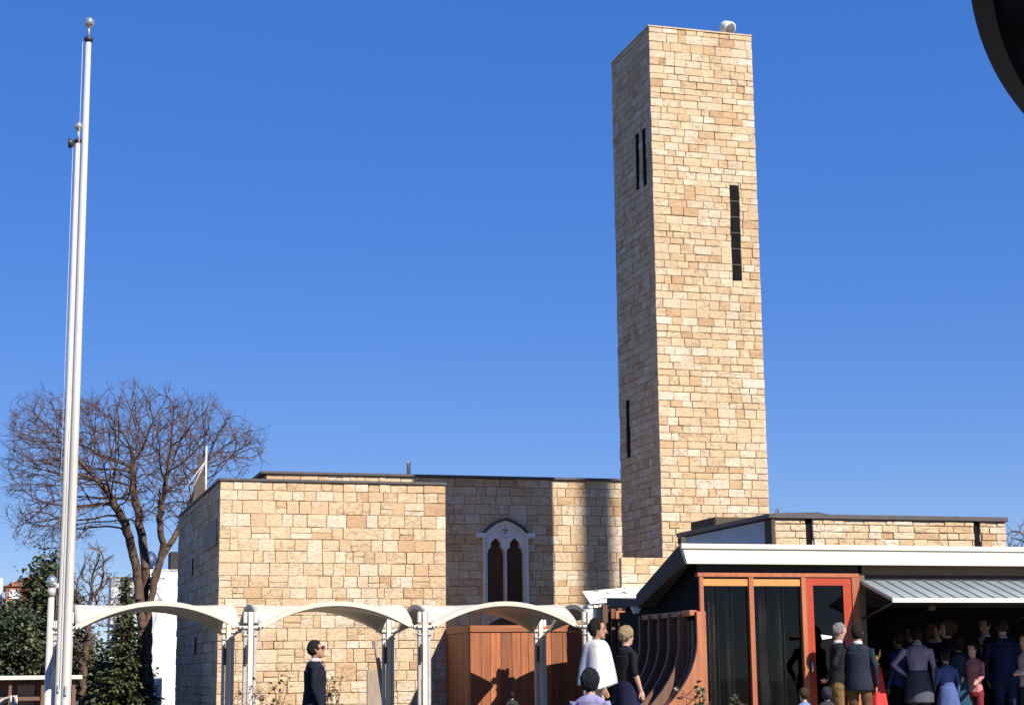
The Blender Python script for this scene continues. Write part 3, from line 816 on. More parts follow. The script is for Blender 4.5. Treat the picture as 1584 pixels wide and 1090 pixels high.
# flared ribbed base along the left side
def fin_poly(zb_, zt_, ur):
    """profile in u,z: straight inner edge, concave flaring outer edge"""
    pts = [(ur, zb_), (ur, zt_)]
    n = 14
    for k in range(n+1):
        t = k/n
        z = zt_+(zb_-zt_)*t
        flare = 0.135 + min(0.72, 2.0*max(0.0, t-0.2)**2)
        pts.append((ur-flare, z))
    return pts
frz = atv(1084, 945, VP-0.07).z
fur = atv(1092, 960, VP-0.07).x
NF = 6
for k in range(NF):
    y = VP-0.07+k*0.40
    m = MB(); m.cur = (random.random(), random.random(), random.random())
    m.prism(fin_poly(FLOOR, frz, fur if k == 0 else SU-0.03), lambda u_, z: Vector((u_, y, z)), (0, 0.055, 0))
    o = m.build('curved_fin', S_FIN if k == 0 else S_DARKWOOD, pav)  # front fin in orange plank, those behind in a darker plank
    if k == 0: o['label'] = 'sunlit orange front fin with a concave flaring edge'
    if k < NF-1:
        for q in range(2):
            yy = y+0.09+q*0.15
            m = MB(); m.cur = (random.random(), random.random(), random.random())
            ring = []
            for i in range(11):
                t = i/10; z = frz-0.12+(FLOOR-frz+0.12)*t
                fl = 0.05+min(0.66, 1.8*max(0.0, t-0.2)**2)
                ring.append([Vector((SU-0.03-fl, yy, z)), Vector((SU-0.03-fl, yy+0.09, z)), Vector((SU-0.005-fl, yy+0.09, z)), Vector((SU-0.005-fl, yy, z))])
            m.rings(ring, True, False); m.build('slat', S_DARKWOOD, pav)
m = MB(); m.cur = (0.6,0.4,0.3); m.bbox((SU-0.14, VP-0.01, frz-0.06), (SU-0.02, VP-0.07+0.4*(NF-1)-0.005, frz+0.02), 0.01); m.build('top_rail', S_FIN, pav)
# low side wing with a white eave board (runs back on the left)
low_ = thing('low_entrance_wing', 'low dark entrance wing with a blotched white eave board left of the pavilion', 'building', (10.0, 27.0, 0))
P0 = atv(901, 914, 27.2); P1 = atv(995, 906, 26.9); P2 = atv(982, 927, 26.9); P3 = atv(914, 934, 27.05)
def quad_slab(name, pts, d, mt, parent):
    m = MB(); d = Vector(d); a = [Vector(p) for p in pts]
    n = len(a)
    m.add(a+[p+d for p in a], [tuple(range(n)), tuple(range(2*n-1, n-1, -1))]+[(i, (i+1) % n, (i+1) % n+n, i+n) for i in range(n)])
    return m.build(name, mt, parent)
def eave_mat():
    m, nt, b = base_mat('blotched_white_eave')
    vec = coords(nt, (1.2, 1.2, 3.0))
    n = noise_t(nt, vec, 6.0, 4, 0.6)
    c = ramp(nt, n, [(0.36, (0.10,0.085,0.06)), (0.41, (0.52,0.50,0.42)), (0.47, (0.80,0.77,0.68))])  # dark blotches painted on the white: leaf shadows and peeling
    nt.links.new(c, b.inputs['Base Color']); b.inputs['Roughness'].default_value = 0.6
    bump(nt, b, n, 0.3, 0.01)
    return m
S_EAVE = eave_mat()
ev = quad_slab('eave_board', [P0, P1, P2, P3], (0.10, 0.10, 0), S_EAVE, low_)
rr = random.Random(9)
for k in range(9):   # cut ends of rafters under the board
    s = k/8; p = P3.lerp(P2, s)
    m = MB(); m.bbox((p.x-0.04, p.y+0.02, p.z-0.07), (p.x+0.05, p.y+0.3, p.z-0.01), 0.008); m.build('rafter_end', S_WHITEST if k < 3 else S_CHARCOAL, low_)
Q0 = atv(930, 931, 27.1); Q1 = atv(1004, 925, 26.6); Q2 = Vector((Q1.x, 26.6, FLOOR)); Q3 = Vector((Q0.x, 27.1, FLOOR))
quad_slab('dark_interior_slab', [Q0, Q1, Q2, Q3], (0.15, 0.12, 0), S_BLACKWALL, low_)  # black slab stands in for the shaded interior of the wing
W0 = atv(917, 937, 27.6); W1 = atv(936, 937, 27.6)
m = MB(); m.bbox((W0.x, 27.45, 0), (W1.x+0.4, 27.6, W0.z), 0.01); m.build('white_wall', S_PLASTER, low_)
m = MB(); m.bbox((Q0.x-0.02, 26.98, 0), (Q0.x+0.07, 27.06, Q0.z-0.04), 0.006); m.build('door_post', S_DARKWOOD, low_)
for k in range(7):
    p = Q0.lerp(Q1, (k+0.6)/7.0)
    m = MB(); m.cur = (random.random(), random.random(), random.random()); m.bbox((p.x-0.045, p.y-0.07, FLOOR), (p.x+0.035, p.y-0.012, p.z-(0.12 if k < 5 else 0.05)), 0.006); m.build('wall_board', S_DARKWOOD, low_)
p = Q0.lerp(Q1, 0.45)
m = MB(); m.bbox((p.x-0.16, p.y-0.10, p.z-0.30), (p.x+0.14, p.y-0.075, p.z-0.17), 0.006); m.build('notice_board', S_FIN, low_)
quad_slab('roof', [P0+Vector((0.1,0.1,0.0)), P1+Vector((0.1,0.1,0)), P1+Vector((1.2,2.3,-0.2)), P0+Vector((1.3,2.3,-0.2))], (0,0,-0.08), S_ROOFDARK, low_)

# ------------------------------------------------------------------ wooden fence
VFN = 0.9455*VL
FU0 = 11.57; FU1 = 15.6
fzt = 0.0288*VFN + EYE
fence = thing('board_fence', 'reddish brown board fence enclosing the yard below the pointed window', 'fence', ((FU0+FU1)/2, VFN, 0))
rr = random.Random(3)
x = FU0
while x < FU1-0.02:
    wd = min(rr.choice([0.24, 0.29, 0.20, 0.31]), FU1-x)
    m = MB(); m.cur = (rr.random(), rr.random(), rr.random())
    m.bbox((x+0.004, VFN+rr.uniform(-0.004,0.006), 0.02), (x+wd-0.004, VFN+0.045, fzt-0.17), 0.006); m.build('board', S_FENCE, fence)
    x += wd
for x0, x1 in ((FU0-0.01, FU0+1.66), (FU0+1.675, FU1)):
    m = MB(); m.cur = (rr.random(), rr.random(), rr.random()); m.bbox((x0, VFN-0.03, fzt-0.168), (x1, VFN+0.06, fzt), 0.008); m.build('top_rail', S_FENCEX, fence)
y = VFN+0.07
while y < VL-0.16:
    wd = min(rr.choice([0.24, 0.3, 0.27]), VL-0.16-y)
    m = MB(); m.cur = (rr.random()*0.6, rr.random(), rr.random())
    m.bbox((FU0+0.0, y+0.004, 0.02), (FU0+0.045, y+wd-0.004, fzt-0.17), 0.006); m.build('board', S_FENCE, fence)
    y += wd
m = MB(); m.bbox((FU0-0.02, VFN+0.062, fzt-0.168), (FU0+0.06, VL-0.02, fzt), 0.008); m.build('top_rail', S_FENCEX, fence)
m = MB(); m.bbox((FU0-0.015, VL-0.16, 0.0), (FU0+0.09, VL-0.03, fzt-0.17), 0.008); m.build('corner_post', S_FENCE, fence)

# ------------------------------------------------------------------ white shell canopies
CV0 = 38.4; CV1 = 42.2
BAY = 3.893
CU = [0.0355*CV0 + k*BAY for k in range(5)]
SPR = 2.36; RISE = 0.54
def make_bay():
    root = thing('canopy_bay', 'white arched shell canopy', 'canopy', (0,0,0), 0, 'white shell canopies in a row')
    hx = BAY/2-0.20; hy = (CV1-CV0)/2-0.12; N = 28
    cx, cy = BAY/2, (CV1-CV0)/2
    def zf(a, b):
        A = 1-a*a; B = 1-b*b; k = 0.22
        h = max(k-abs(A-B), 0.0)/k
        s = max(A, B)+h*h*k*0.25
        s = s-0.055*max(0, 1-max(abs(a), abs(b))**4)*1.0
        return SPR+RISE*s
    m = MB(); vs = []; fs = []
    th = 0.10
    idx = lambda i, j, l: (l*(N+1)+i)*(N+1)+j
    for l in (0, 1):
        for i in range(N+1):
            for j in range(N+1):
                a = -1+2*i/N; b = -1+2*j/N
                z = zf(a, b)
                ed = max(abs(a), abs(b))
                vs.append((cx+a*hx, cy+b*hy, z-(th if l else 0)*(1.0)))
    for i in range(N):
        for j in range(N):
            fs.append((idx(i,j,0), idx(i+1,j,0), idx(i+1,j+1,0), idx(i,j+1,0)))
            fs.append((idx(i,j,1), idx(i,j+1,1), idx(i+1,j+1,1), idx(i+1,j,1)))
    m.add(vs, fs, True)
    es = []
    for i in range(N):
        es.append((idx(i,0,0), idx(i,0,1), idx(i+1,0,1), idx(i+1,0,0)))
        es.append((idx(i,N,0), idx(i+1,N,0), idx(i+1,N,1), idx(i,N,1)))
        es.append((idx(0,i,0), idx(0,i+1,0), idx(0,i+1,1), idx(0,i,1)))
        es.append((idx(N,i,0), idx(N,i,1), idx(N,i+1,1), idx(N,i+1,0)))
    m.f += es; m.smooth += [False]*len(es)
    sh_ = m.build('shell', S_WHITE, root)
    return root
def make_post(root, x, y, front):
    """composite post: bright middle bar, two channels, head plate, cross arms with bolts"""
    top = 2.66 if front else 2.60
    m = MB(); m.bbox((x-0.055, y-0.10, 0.0), (x+0.055, y+0.02, top), 0.01); po = m.build('post', S_STEEL, root)
    for sx in (-1, 1):
        m = MB(); m.bbox((x+sx*0.075, y-0.05, 0.0), (x+sx*0.145, y+0.06, SPR-0.10), 0.008); m.build('channel', S_CHANNEL if front else S_GREYPLASTER, po)
        m = MB(); m.bbox((x+sx*0.075, y-0.06, SPR+0.06), (x+sx*0.150, y+0.05, top), 0.008); m.build('head_channel', S_STEEL, po)
        m = MB(); m.bbox((x+sx*0.06, y-0.07, SPR-0.06), (x+sx*0.30, y+0.07, SPR+0.0), 0.01); m.build('bracket_arm', S_STEEL, po)
        m = MB()
        for q in (0.18, 0.26):
            m.tube([(x+sx*q, y-0.09, SPR-0.03), (x+sx*q, y-0.072, SPR-0.03)], 0.018, 8)
        m.build('bolts', S_BLACKMETAL, po)
        m = MB(); m.prism([(0.06,-0.06),(0.24,-0.06),(0.06,-0.20)], lambda a_, z: Vector((x+sx*a_, y-0.012, SPR+z)), (0,0.024,0)); m.build('gusset', S_STEEL, po)
    m = MB(); m.bbox((x-0.16, y-0.08, SPR-0.22), (x+0.16, y+0.08, SPR-0.185), 0.008); m.build('collar', S_CHANNEL, po)
    m = MB(); m.bbox((x-0.12, y-0.125, 1.55), (x-0.057, y-0.10, 1.95), 0.006); m.build('junction_box', S_BLACKMETAL, po)
bay0 = make_bay()
make_post(bay0, 0.0, 0.0, True); make_post(bay0, 0.0, CV1-CV0, False)
LAB = ['white arched shell canopy beside the flagpoles, leftmost of the row', 'white arched shell canopy above the man in the dark suit', 'white arched shell canopy in front of the wooden fence', 'white arched shell canopy mostly hidden behind the person in white']
for k in range(4):
    o = bay0 if k == 0 else copy_tree(bay0)
    o.location = (CU[k], CV0, 0); o['label'] = LAB[k]

# ------------------------------------------------------------------ flagpoles
def flagpole(name, label, xb, v, ztop, r0, r1, ballr, trk):
    t = thing(name, label, 'flagpole', (xb, v, 0), 0, 'flagpoles at the left')
    m = MB(); m.lathe((xb,v,0), [(r0*1.9,0),(r0*1.9,0.06),(r0*1.2,0.10),(r0,0.14),(r0*0.97,ztop*0.4),(r1,ztop)], 20); m.build('pole', S_POLE, t)
    m = MB(); m.lathe((xb,v,ztop), [(r1*0.9,0),(r1*1.5,0.03),(r1*1.7,0.07),(r1*1.5,0.09),(r1*0.6,0.11)], 16); m.build('truck', S_BLACKMETAL, t)
    m = MB(); m.tube([(xb,v,ztop+0.10),(xb,v,ztop+0.30)], 0.018, 8); m.build('spindle', S_CHANNEL, t)
    m = MB()
    m.lathe((xb,v,ztop+0.28+ballr), [(ballr*math.sin(math.pi*k/14)+1e-4, -ballr*math.cos(math.pi*k/14)) for k in range(15)], 22); m.build('finial_ball', S_BALL, t)
    if trk:
        m = MB(); m.tube([(xb-0.07,v-0.04,ztop),(xb-0.16,v-0.04,ztop-0.02),(xb-0.20,v-0.04,ztop-0.02)], [0.05,0.11,0.10], 12); m.build('pulley', S_BLACKMETAL, t)
        m = MB(); m.tube([(xb+0.07,v,ztop+0.2),(xb+0.16,v,ztop+0.22)], [0.03,0.05], 8); m.build('pulley', S_BALL, t)
    m = MB(); m.tube([(xb-r0-0.03, v-0.02, 1.1), (xb-r1-0.05, v-0.02, ztop)], 0.006, 5); m.build('halyard', S_CHANNEL, t)
    m = MB(); m.bbox((xb-0.02, v-r0-0.035, 1.0), (xb+0.02, v-r0+0.005, 1.16), 0.006); m.build('cleat', S_CHANNEL, t)
    return t
p = atv(104, 1000, 30)
flagpole('flagpole', 'tall silver flagpole in front, the taller of the two, with a ball on top', p.x, 30.0, atv(133, 66, 30).z, 0.074, 0.049, 0.095, False)
p = atv(92.5, 1000, 36.5)
flagpole('flagpole', 'shorter silver flagpole behind the tallest one, ball below its top', p.x, 36.5, atv(118, 222, 36.5).z, 0.068, 0.050, 0.10, True)
p = atv(76.5, 1000, 40)
lpst = thing('lamp_post', 'short grey post with a rounded silver head left of the flagpoles', 'lamp post', (p.x, 40, 0))
zt3 = atv(78, 890, 40).z
m = MB(); m.lathe((p.x,40,0), [(0.14,0),(0.14,0.04),(0.078,0.08),(0.07,zt3-0.45)], 16); m.build('post', S_POLE, lpst)
m = MB(); m.lathe((p.x,40,zt3-0.45), [(0.09,0),(0.09,0.16),(0.05,0.18),(0.05,0.22)], 16); m.build('collar', S_CHANNEL, lpst)
m = MB(); m.lathe((p.x,40,zt3-0.23), [(0.06,0),(0.115,0.02),(0.12,0.12),(0.10,0.19),(0.04,0.23)], 16); m.build('lamp_head', S_BALL, lpst)
m = MB(); m.tube([(p.x+0.06,40,zt3-0.28),(p.x+0.17,40,zt3-0.20)], [0.03,0.05], 8); m.build('spotlight', S_LAMP, lpst)

# ------------------------------------------------------------------ round canopy overhead at the right, near the camera
dc = Vector((9.2016, 1.1423, 0)); DR = 7.189; DZ = 3.6
disc = thing('round_canopy', 'large dark round canopy whose rim cuts the upper right corner', 'canopy', (dc.x, dc.y, 0))
m = MB(); m.lathe((dc.x,dc.y,DZ), [(DR-0.002,0.02),(DR-0.002,0.16),(DR-0.05,0.18),(2.0,0.62),(0.3,0.75)], 320)
m.build('roof', S_DISC0, disc)
m = MB(); n = 320
ringo = lambda r, z: [Vector((dc.x+r*math.cos(2*math.pi*k/n), dc.y+r*math.sin(2*math.pi*k/n), DZ+z)) for k in range(n)]
m.rings([ringo(DR-0.07,0.0), ringo(DR+0.004,0.0), ringo(DR+0.004,0.10), ringo(DR-0.07,0.10), ringo(DR-0.07,0.0)], False, False); m.build('rim', S_BLACKMETAL, disc)
for k in range(16):
    t0 = 2*math.pi*k/16+0.13
    d = Vector((math.cos(t0), math.sin(t0), 0)); nn = Vector((-d.y, d.x, 0))
    m = MB(); a = dc+d*0.35; b = dc+d*(DR-0.08)
    vs = []
    for p_, zz0, zz1 in ((a, DZ-0.02, DZ-0.001), (b, DZ-0.02, DZ-0.001)):
        for sgn in (-1, 1):
            vs += [Vector((p_.x+nn.x*sgn*0.09, p_.y+nn.y*sgn*0.09, zz0)), Vector((p_.x+nn.x*sgn*0.09, p_.y+nn.y*sgn*0.09, zz1))]
    m.add(vs, [(0,2,6,4),(1,5,7,3),(0,1,3,2),(4,6,7,5),(0,4,5,1),(2,3,7,6)]); m.build('rib', S_DISC0, disc)
m = MB(); m.lathe((dc.x,dc.y,0), [(0.30,0),(0.30,0.1),(0.22,0.2),(0.22,2.9),(0.34,DZ-0.03)], 24); m.build('column', S_BRONZE, disc)

# ------------------------------------------------------------------ assumed mast, unseen, added to cast the soft shadow on the hall wall
mu, mv = 18.0+math.sin(SUN_A)*40, VC-math.cos(SUN_A)*40
mast = thing('assumed_mast', 'assumed tall pale round mast, added out of view at the far right for its shadow', 'mast', (mu, mv, 0))
m = MB(); m.lathe((mu,mv,0), [(0.9,0),(0.9,0.3),(0.52,0.5),(0.52,44),(0.3,44.4)], 24); m.build('shaft', S_POLE, mast)

# ------------------------------------------------------------------ white house behind the tree, far buildings
wh = thing('white_house', 'plain white plastered building behind the bare tree', 'building', (5.8, 78, 0))
a = atv(220, 882, 74); b = atv(272, 880, 74)
m = MB(); m.bbox((a.x, 74, 0), (b.x+1.2, 82, a.z), 0.02); m.build('main_block', S_PLASTER, wh)
c = atv(172, 893, 72.5); d = atv(219, 893, 72.5)
m = MB(); m.bbox((c.x, 72.5, 0), (a.x+0.8, 73.99, c.z), 0.02); m.build('side_block', S_PLASTER, wh)
m = MB(); m.bbox((a.x-0.03, 73.97, a.z), (b.x+1.2, 82.03, a.z+0.05), 0.01); m.bbox((c.x-0.03,72.47,c.z),(a.x+0.8,73.96,c.z+0.05),0.01); m.build('roof_edge', S_LIME, wh)
bt = atv(232, 866, 76)
tk = thing('roof_tank', 'blue domed tank on the roof of the white building', 'tank', (bt.x, 76, a.z+0.05))
m = MB(); m.lathe((bt.x,76,a.z+0.05), [(0.16,0),(0.14,0.25),(0.34,0.30),(0.34,0.50),(0.22,0.78),(0.05,0.9)], 16); m.build('body', S_BLUE, tk)
hh = atv(262, 854, 76)
m = MB(); m.bbox((hh.x, 75.5, a.z+0.052), (hh.x+0.9, 76.5, hh.z), 0.02); o = m.build('roof_hut', S_CHARCOAL); tag(o, 'small dark hut on the roof of the white building', 'hut')

fh_ = thing('brick_house', 'distant red brick house behind the evergreen at the far left', 'house', (0.9, 95, 0))
a = atv(9, 897, 92); b = atv(38, 925, 92)
m = MB(); m.bbox((a.x, 92, 0), (b.x+1.2, 98, a.z-0.3), 0.02); m.build('wall', S_BRICK, fh_)
m = MB(); m.prism([(a.x-0.1,a.z-0.298),(b.x+1.3,a.z-0.298),((a.x+b.x)/2+0.6,a.z+0.2)], lambda x, z: Vector((x, 91.9, z)), (0,6.2,0)); m.build('roof', S_BRICK, fh_)
for x in (18, 27):
    q = atv(x, 918, 92); m = MB(); m.bbox((q.x-0.14, 91.95, q.z-0.25), (q.x+0.14, 92.02, q.z+0.2), 0.01); m.build('window', S_LAMP, fh_)
o = MB(); q = atv(-10, 893, 95); o.bbox((q.x-3, 95.5, 0), (a.x-0.15, 98, q.z), 0.02); ob = o.build('pale_tower_block', S_PLASTER); tag(ob, 'pale distant block at the left edge beside the brick house', 'building')

# kiosk at the lower left
kz = atv(60, 1046, 46).z; ku1 = atv(127, 1046, 46).x
ks = thing('low_kiosk', 'low brown kiosk with a thin white flat roof at the lower left', 'kiosk', (0.6, 47, 0))
m = MB(); m.bbox((-2.2, 45.8, kz-0.075), (ku1, 48.5, kz+0.03), 0.01); m.build('roof', S_WHITEST, ks)
m = MB(); m.bbox((-2.1, 46.5, 0), (ku1-0.12, 48.3, kz-0.077), 0.01); m.build('wall', S_KIOSK, ks)
for x in (-1.2, atv(16,1060,46).x, atv(66,1060,46).x, ku1-0.2):
    m = MB(); m.bbox((x-0.04, 45.95, 0), (x+0.04, 46.03, kz-0.077), 0.008); m.build('post', S_KIOSK, ks)
q0 = atv(27, 1058, 46); q1 = atv(54, 1077, 46)
m = MB(); m.bbox((q0.x, 46.40, 0.2), (q1.x, 46.495, q0.z), 0.01); m.build('cupboard', S_GREYWOOD, ks)
m = MB(); m.bbox((-2.0, 46.0, q1.z-0.1), (ku1-0.3, 46.35, q1.z), 0.01); m.build('counter', S_KIOSK, ks)
bd = thing('metal_pipe_bundle', 'bright curved metal pipes beside the kiosk at the lower left corner', 'pipes', (atv(5,1080,44).x, 44, 0))
for k in range(3):
    q = atv(3+4*k, 1082, 44)
    m = MB(); m.tube([(q.x-0.45,44+k*0.1,0.03),(q.x-0.2,44+k*0.1,q.z-0.15),(q.x,44+k*0.1,q.z),(q.x+0.2,44+k*0.1,q.z+0.10),(q.x+0.26,44+k*0.1,0.03)], 0.035, 8); m.build('pipe', S_POLE, bd)

# leaning board and pole at the wing wall
q0 = atv(568, 1037, 44.6); q1 = atv(597, 1085, 44.6)
m = MB(); m.bbox((q0.x, 44.6, 0.0), (q1.x, 44.68, q0.z), 0.01); cb = m.build('utility_cabinet', S_GREYWOOD); tag(cb, 'grey brown utility cabinet front against the stone wing beside a canopy post', 'cabinet')
q0 = atv(581, 992, 43.0); q1 = atv(592, 1085, 43.0)
m = MB(); m.tube([(q1.x+0.12,43.0,0.0),(q0.x,43.0,q0.z)], [0.05,0.06], 8); tag(m.build('leaning_pole', S_GREYWOOD), 'weathered wooden pole leaning beside the utility cabinet', 'pole')

# ------------------------------------------------------------------ trees
def colonize(stems, attr, step, kill, infl, rng, maxit=140, jit=0.12, up_=0.0):
    P = []; par = []
    tips = []
    for st in stems:
        prev = st[0] if isinstance(st[0], int) else -1
        pts = [Vector(p) for p in (st[1:] if isinstance(st[0], int) else st)]
        if prev < 0:
            P.append(pts[0]); par.append(-1); prev = len(P)-1; pts = pts[1:]
        for q in pts:
            a = P[prev]; n = max(1, int((q-a).length/step))
            for i in range(1, n+1):
                P.append(a.lerp(q, i/n)+Vector((rng.gauss(0,0.03), rng.gauss(0,0.03), 0))); par.append(prev); prev = len(P)-1
    A = np.array(attr, dtype=np.float32)
    alive = np.ones(len(A), bool)
    best = np.full(len(A), 1e9, np.float32); bi = np.zeros(len(A), int)
    def upd(ids):
        N = np.array([P[i] for i in ids], dtype=np.float32)
        for s in range(0, len(N), 256):
            D = np.linalg.norm(A[:, None]-N[None, s:s+256], axis=2)
            k = D.argmin(1); m_ = D[np.arange(len(A)), k]
            u_ = m_ < best
            best[u_] = m_[u_]; bi[u_] = np.array(ids)[s:s+256][k[u_]]
    upd(list(range(len(P)))); kid = {}
    for it in range(maxit):
        act = alive & (best < infl)
        if not act.any(): break
        acc = {}
        for i in np.where(act)[0]:
            k = int(bi[i]); d = Vector(A[i].tolist())-P[k]
            if d.length > 1e-5: acc[k] = acc.get(k, Vector((0,0,0)))+d.normalized()
        new = []
        for k, d in acc.items():
            d = d.normalized()+Vector((rng.gauss(0,jit), rng.gauss(0,jit), rng.gauss(0,jit)+up_))
            if par[k] >= 0: d += (P[k]-P[par[k]]).normalized()*0.75
            if d.length < 1e-4: continue
            q = P[k]+d.normalized()*step
            if any((P[c_]-q).length < step*0.35 for c_ in kid.get(k, ())): continue
            kid.setdefault(k, []).append(len(P))
            P.append(q); par.append(k); new.append(len(P)-1)
        if not new: break
        upd(new)
        alive &= ~(best < kill)
    return P, par

def tree_meshes(root, P, par, rmin, rtrunk, expo, matb, matt, rng, split, twig=0.35, ntw=3, rtw=0.012):
    n = len(P); kids = [[] for _ in range(n)]
    for i, p_ in enumerate(par):
        if p_ >= 0: kids[p_].append(i)
    w_ = [0.0]*n
    for i in range(n-1, -1, -1):
        w_[i] = max(1.0, sum(w_[k] for k in kids[i])) if not kids[i] else sum(w_[k] for k in kids[i])
    top = max(w_)
    rad = [rmin+(rtrunk-rmin)*(w_[i]/top)**expo for i in range(n)]
    mb = MB(); mt = MB()
    for i, p_ in enumerate(par):
        if p_ < 0: continue
        gp = par[p_]
        r1 = rad[i]; r0 = min(rad[p_], r1*1.6)
        (mb if r1 > split else mt).tube([P[p_], P[i]], [r0, r1], 8 if r1 > split*2.5 else (5 if r1 > split else 3), cap=(not kids[i]))
    for i in range(n):
        if not kids[i] or (rad[i] < split*0.8 and rng.random() < 0.35):
            d0 = (P[i]-P[par[i]]).normalized() if par[i] >= 0 else Vector((0,0,1))
            for k in range(ntw):
                d = (d0+Vector((rng.gauss(0,0.7), rng.gauss(0,0.7), rng.gauss(0.15,0.6)))).normalized()
                L = twig*rng.uniform(0.4, 1.2)
                mid = P[i]+d*L*0.5+Vector((rng.gauss(0,0.04), rng.gauss(0,0.04), rng.gauss(0.02,0.03)))
                end = mid+(d+Vector((0,0,0.2)))*L*0.5
                mt.tube([P[i], mid, end], [rtw, rtw*0.8, rtw*0.55], 3, cap=False)
                if rng.random() < 0.6:
                    d2 = (d+Vector((rng.gauss(0,0.8), rng.gauss(0,0.8), rng.gauss(0.1,0.6)))).normalized()
                    mt.tube([mid, mid+d2*L*0.55], [rtw*0.8, rtw*0.5], 3, cap=False)
                # bud
                if rng.random() < 0.5:
                    mt.tube([end, end+d*rtw*5], [rtw*1.7, rtw*0.6], 3, cap=True)
    mb.build('trunk', matb, root, fixn=False)
    mt.build('crown', matt, root, fixn=False)

def px_attr(ells, v, depth, n, rng):
    """attractors in an irregular crown given by ellipses (centre and radii as seen from the camera side)"""
    out = []
    wts = [e[2]*e[3] for e in ells]
    while len(out) < n:
        e = rng.choices(ells, wts)[0]
        x, y, z = rng.gauss(0,1), rng.gauss(0,1), rng.gauss(0,1)
        l = math.sqrt(x*x+y*y+z*z); r = rng.random()**(1/2.4)
        x, y, z = x/l*r, y/l*r, z/l*r
        c = atv(e[0], e[1], v); ex = atv(e[0]+e[2], e[1], v)-c; ez = atv(e[0], e[1]-e[3], v)-c
        out.append((c.x+x*ex.x, v+y*depth, c.z+z*ez.z))
    return out

rng = random.Random(71)
TVV = 67.0
q = lambda x, y, dv=0: atv(x, y, TVV+dv)
attr = px_attr([(205,680,150,82),(120,690,110,70),(75,740,75,85),(85,815,70,38),(290,680,95,62),(368,697,40,38),(230,760,110,60),(60,650,55,35)], TVV, 4.4, 4600, rng)
base = q(222, 960); base.z = 0
s0 = [Vector((base.x, TVV, 0)), q(220, 960), q(212, 905), q(205,850), q(190,800,-0.5), q(168,760,-0.8)]
s1 = [Vector((base.x+0.15, TVV+0.3, 0)), q(223,960,0.3), q(224,880,0.4), q(216,800,0.9), q(206,755,1.3), q(204,705,1.5)]
s2 = [Vector((base.x+0.25, TVV-0.2, 0)), q(229,950), q(243,880,-0.2), q(252,850,-0.3), q(247,800,-0.7), q(256,750,-1.2)]
s3 = [Vector((base.x+0.35, TVV-0.1, 0)), q(231,945,0.2), q(246,870,0.4), q(272,825,0.9), q(300,765,1.6), q(316,730,2.0)]
P, par = colonize([s0, s1, s2, s3], attr, 0.25, 0.31, 3.2, rng, jit=0.10, up_=0.12)
bt_ = thing('bare_tree', 'big bare tree with spreading reddish twigs behind the flagpoles', 'tree', (base.x, TVV, 0))
tree_meshes(bt_, P, par, 0.0062, 0.165, 0.56, S_BARK, S_TWIG, rng, 0.022, 0.42, 4, 0.0062)

def bare(name, label, ells, v, depth, n, stem, rt_, seed, step=0.2, tw=0.3):
    rng = random.Random(seed)
    at_ = px_attr(ells, v, depth, n, rng)
    b0 = atv(*stem[0], v); st = [Vector((b0.x, v, 0))]+[atv(*p_, v) for p_ in stem]
    P, par = colonize([st], at_, step, step*1.5, 2.6, rng)
    tr = thing(name, label, 'tree', (b0.x, v, 0))
    tree_meshes(tr, P, par, 0.010, rt_, 0.55, S_BARK, S_TWIGGREY, rng, 0.03, tw, 3, 0.010)
    return tr
bare('bare_tree', 'small grey bare tree between the flagpoles and the white building', [(142,930,34,65),(150,880,28,45),(125,1000,25,45)], 56, 1.6, 420, [(131,1085),(132,1000),(138,950)], 0.11, 5, 0.17, 0.28)
bare('bare_tree', 'bare tree just peeking past the right end of the stone block', [(1600,850,38,38),(1572,838,18,22)], 55, 2.0, 330, [(1604,960),(1602,890)], 0.12, 6, 0.18, 0.3)
bare('bare_tree', 'few bare twigs showing over the stone block right of the tower', [(1206,800,14,14)], 62, 0.7, 60, [(1208,900),(1207,830)], 0.07, 8, 0.15, 0.2)

def sprays(mb, c, ax, L, W, rng, droop=0.25):
    """one needle spray: a bent, tapering leaf strip with side barbs"""
    ax = Vector(ax).normalized()
    side = ax.cross(Vector((rng.gauss(0,0.5), rng.gauss(0,0.5), 1))).normalized()
    p0 = Vector(c); p1 = p0+ax*L*0.55; p2 = p0+ax*L+Vector((0,0,-droop*L))
    t_ = rng.random(); mb.cur = (t_, rng.random(), 0)
    mb.add([p0-side*W*0.25, p0+side*W*0.25, p1+side*W*0.5, p1-side*W*0.5, p2], [(0,1,2,3), (3,2,4)])
    for s in (-1, 1):
        b = p0.lerp(p1, 0.7); d = (ax+side*s*0.9).normalized()
        mb.add([b, b+ax*L*0.18, b+d*L*0.5+Vector((0,0,-droop*L*0.4))], [(0,1,2)])

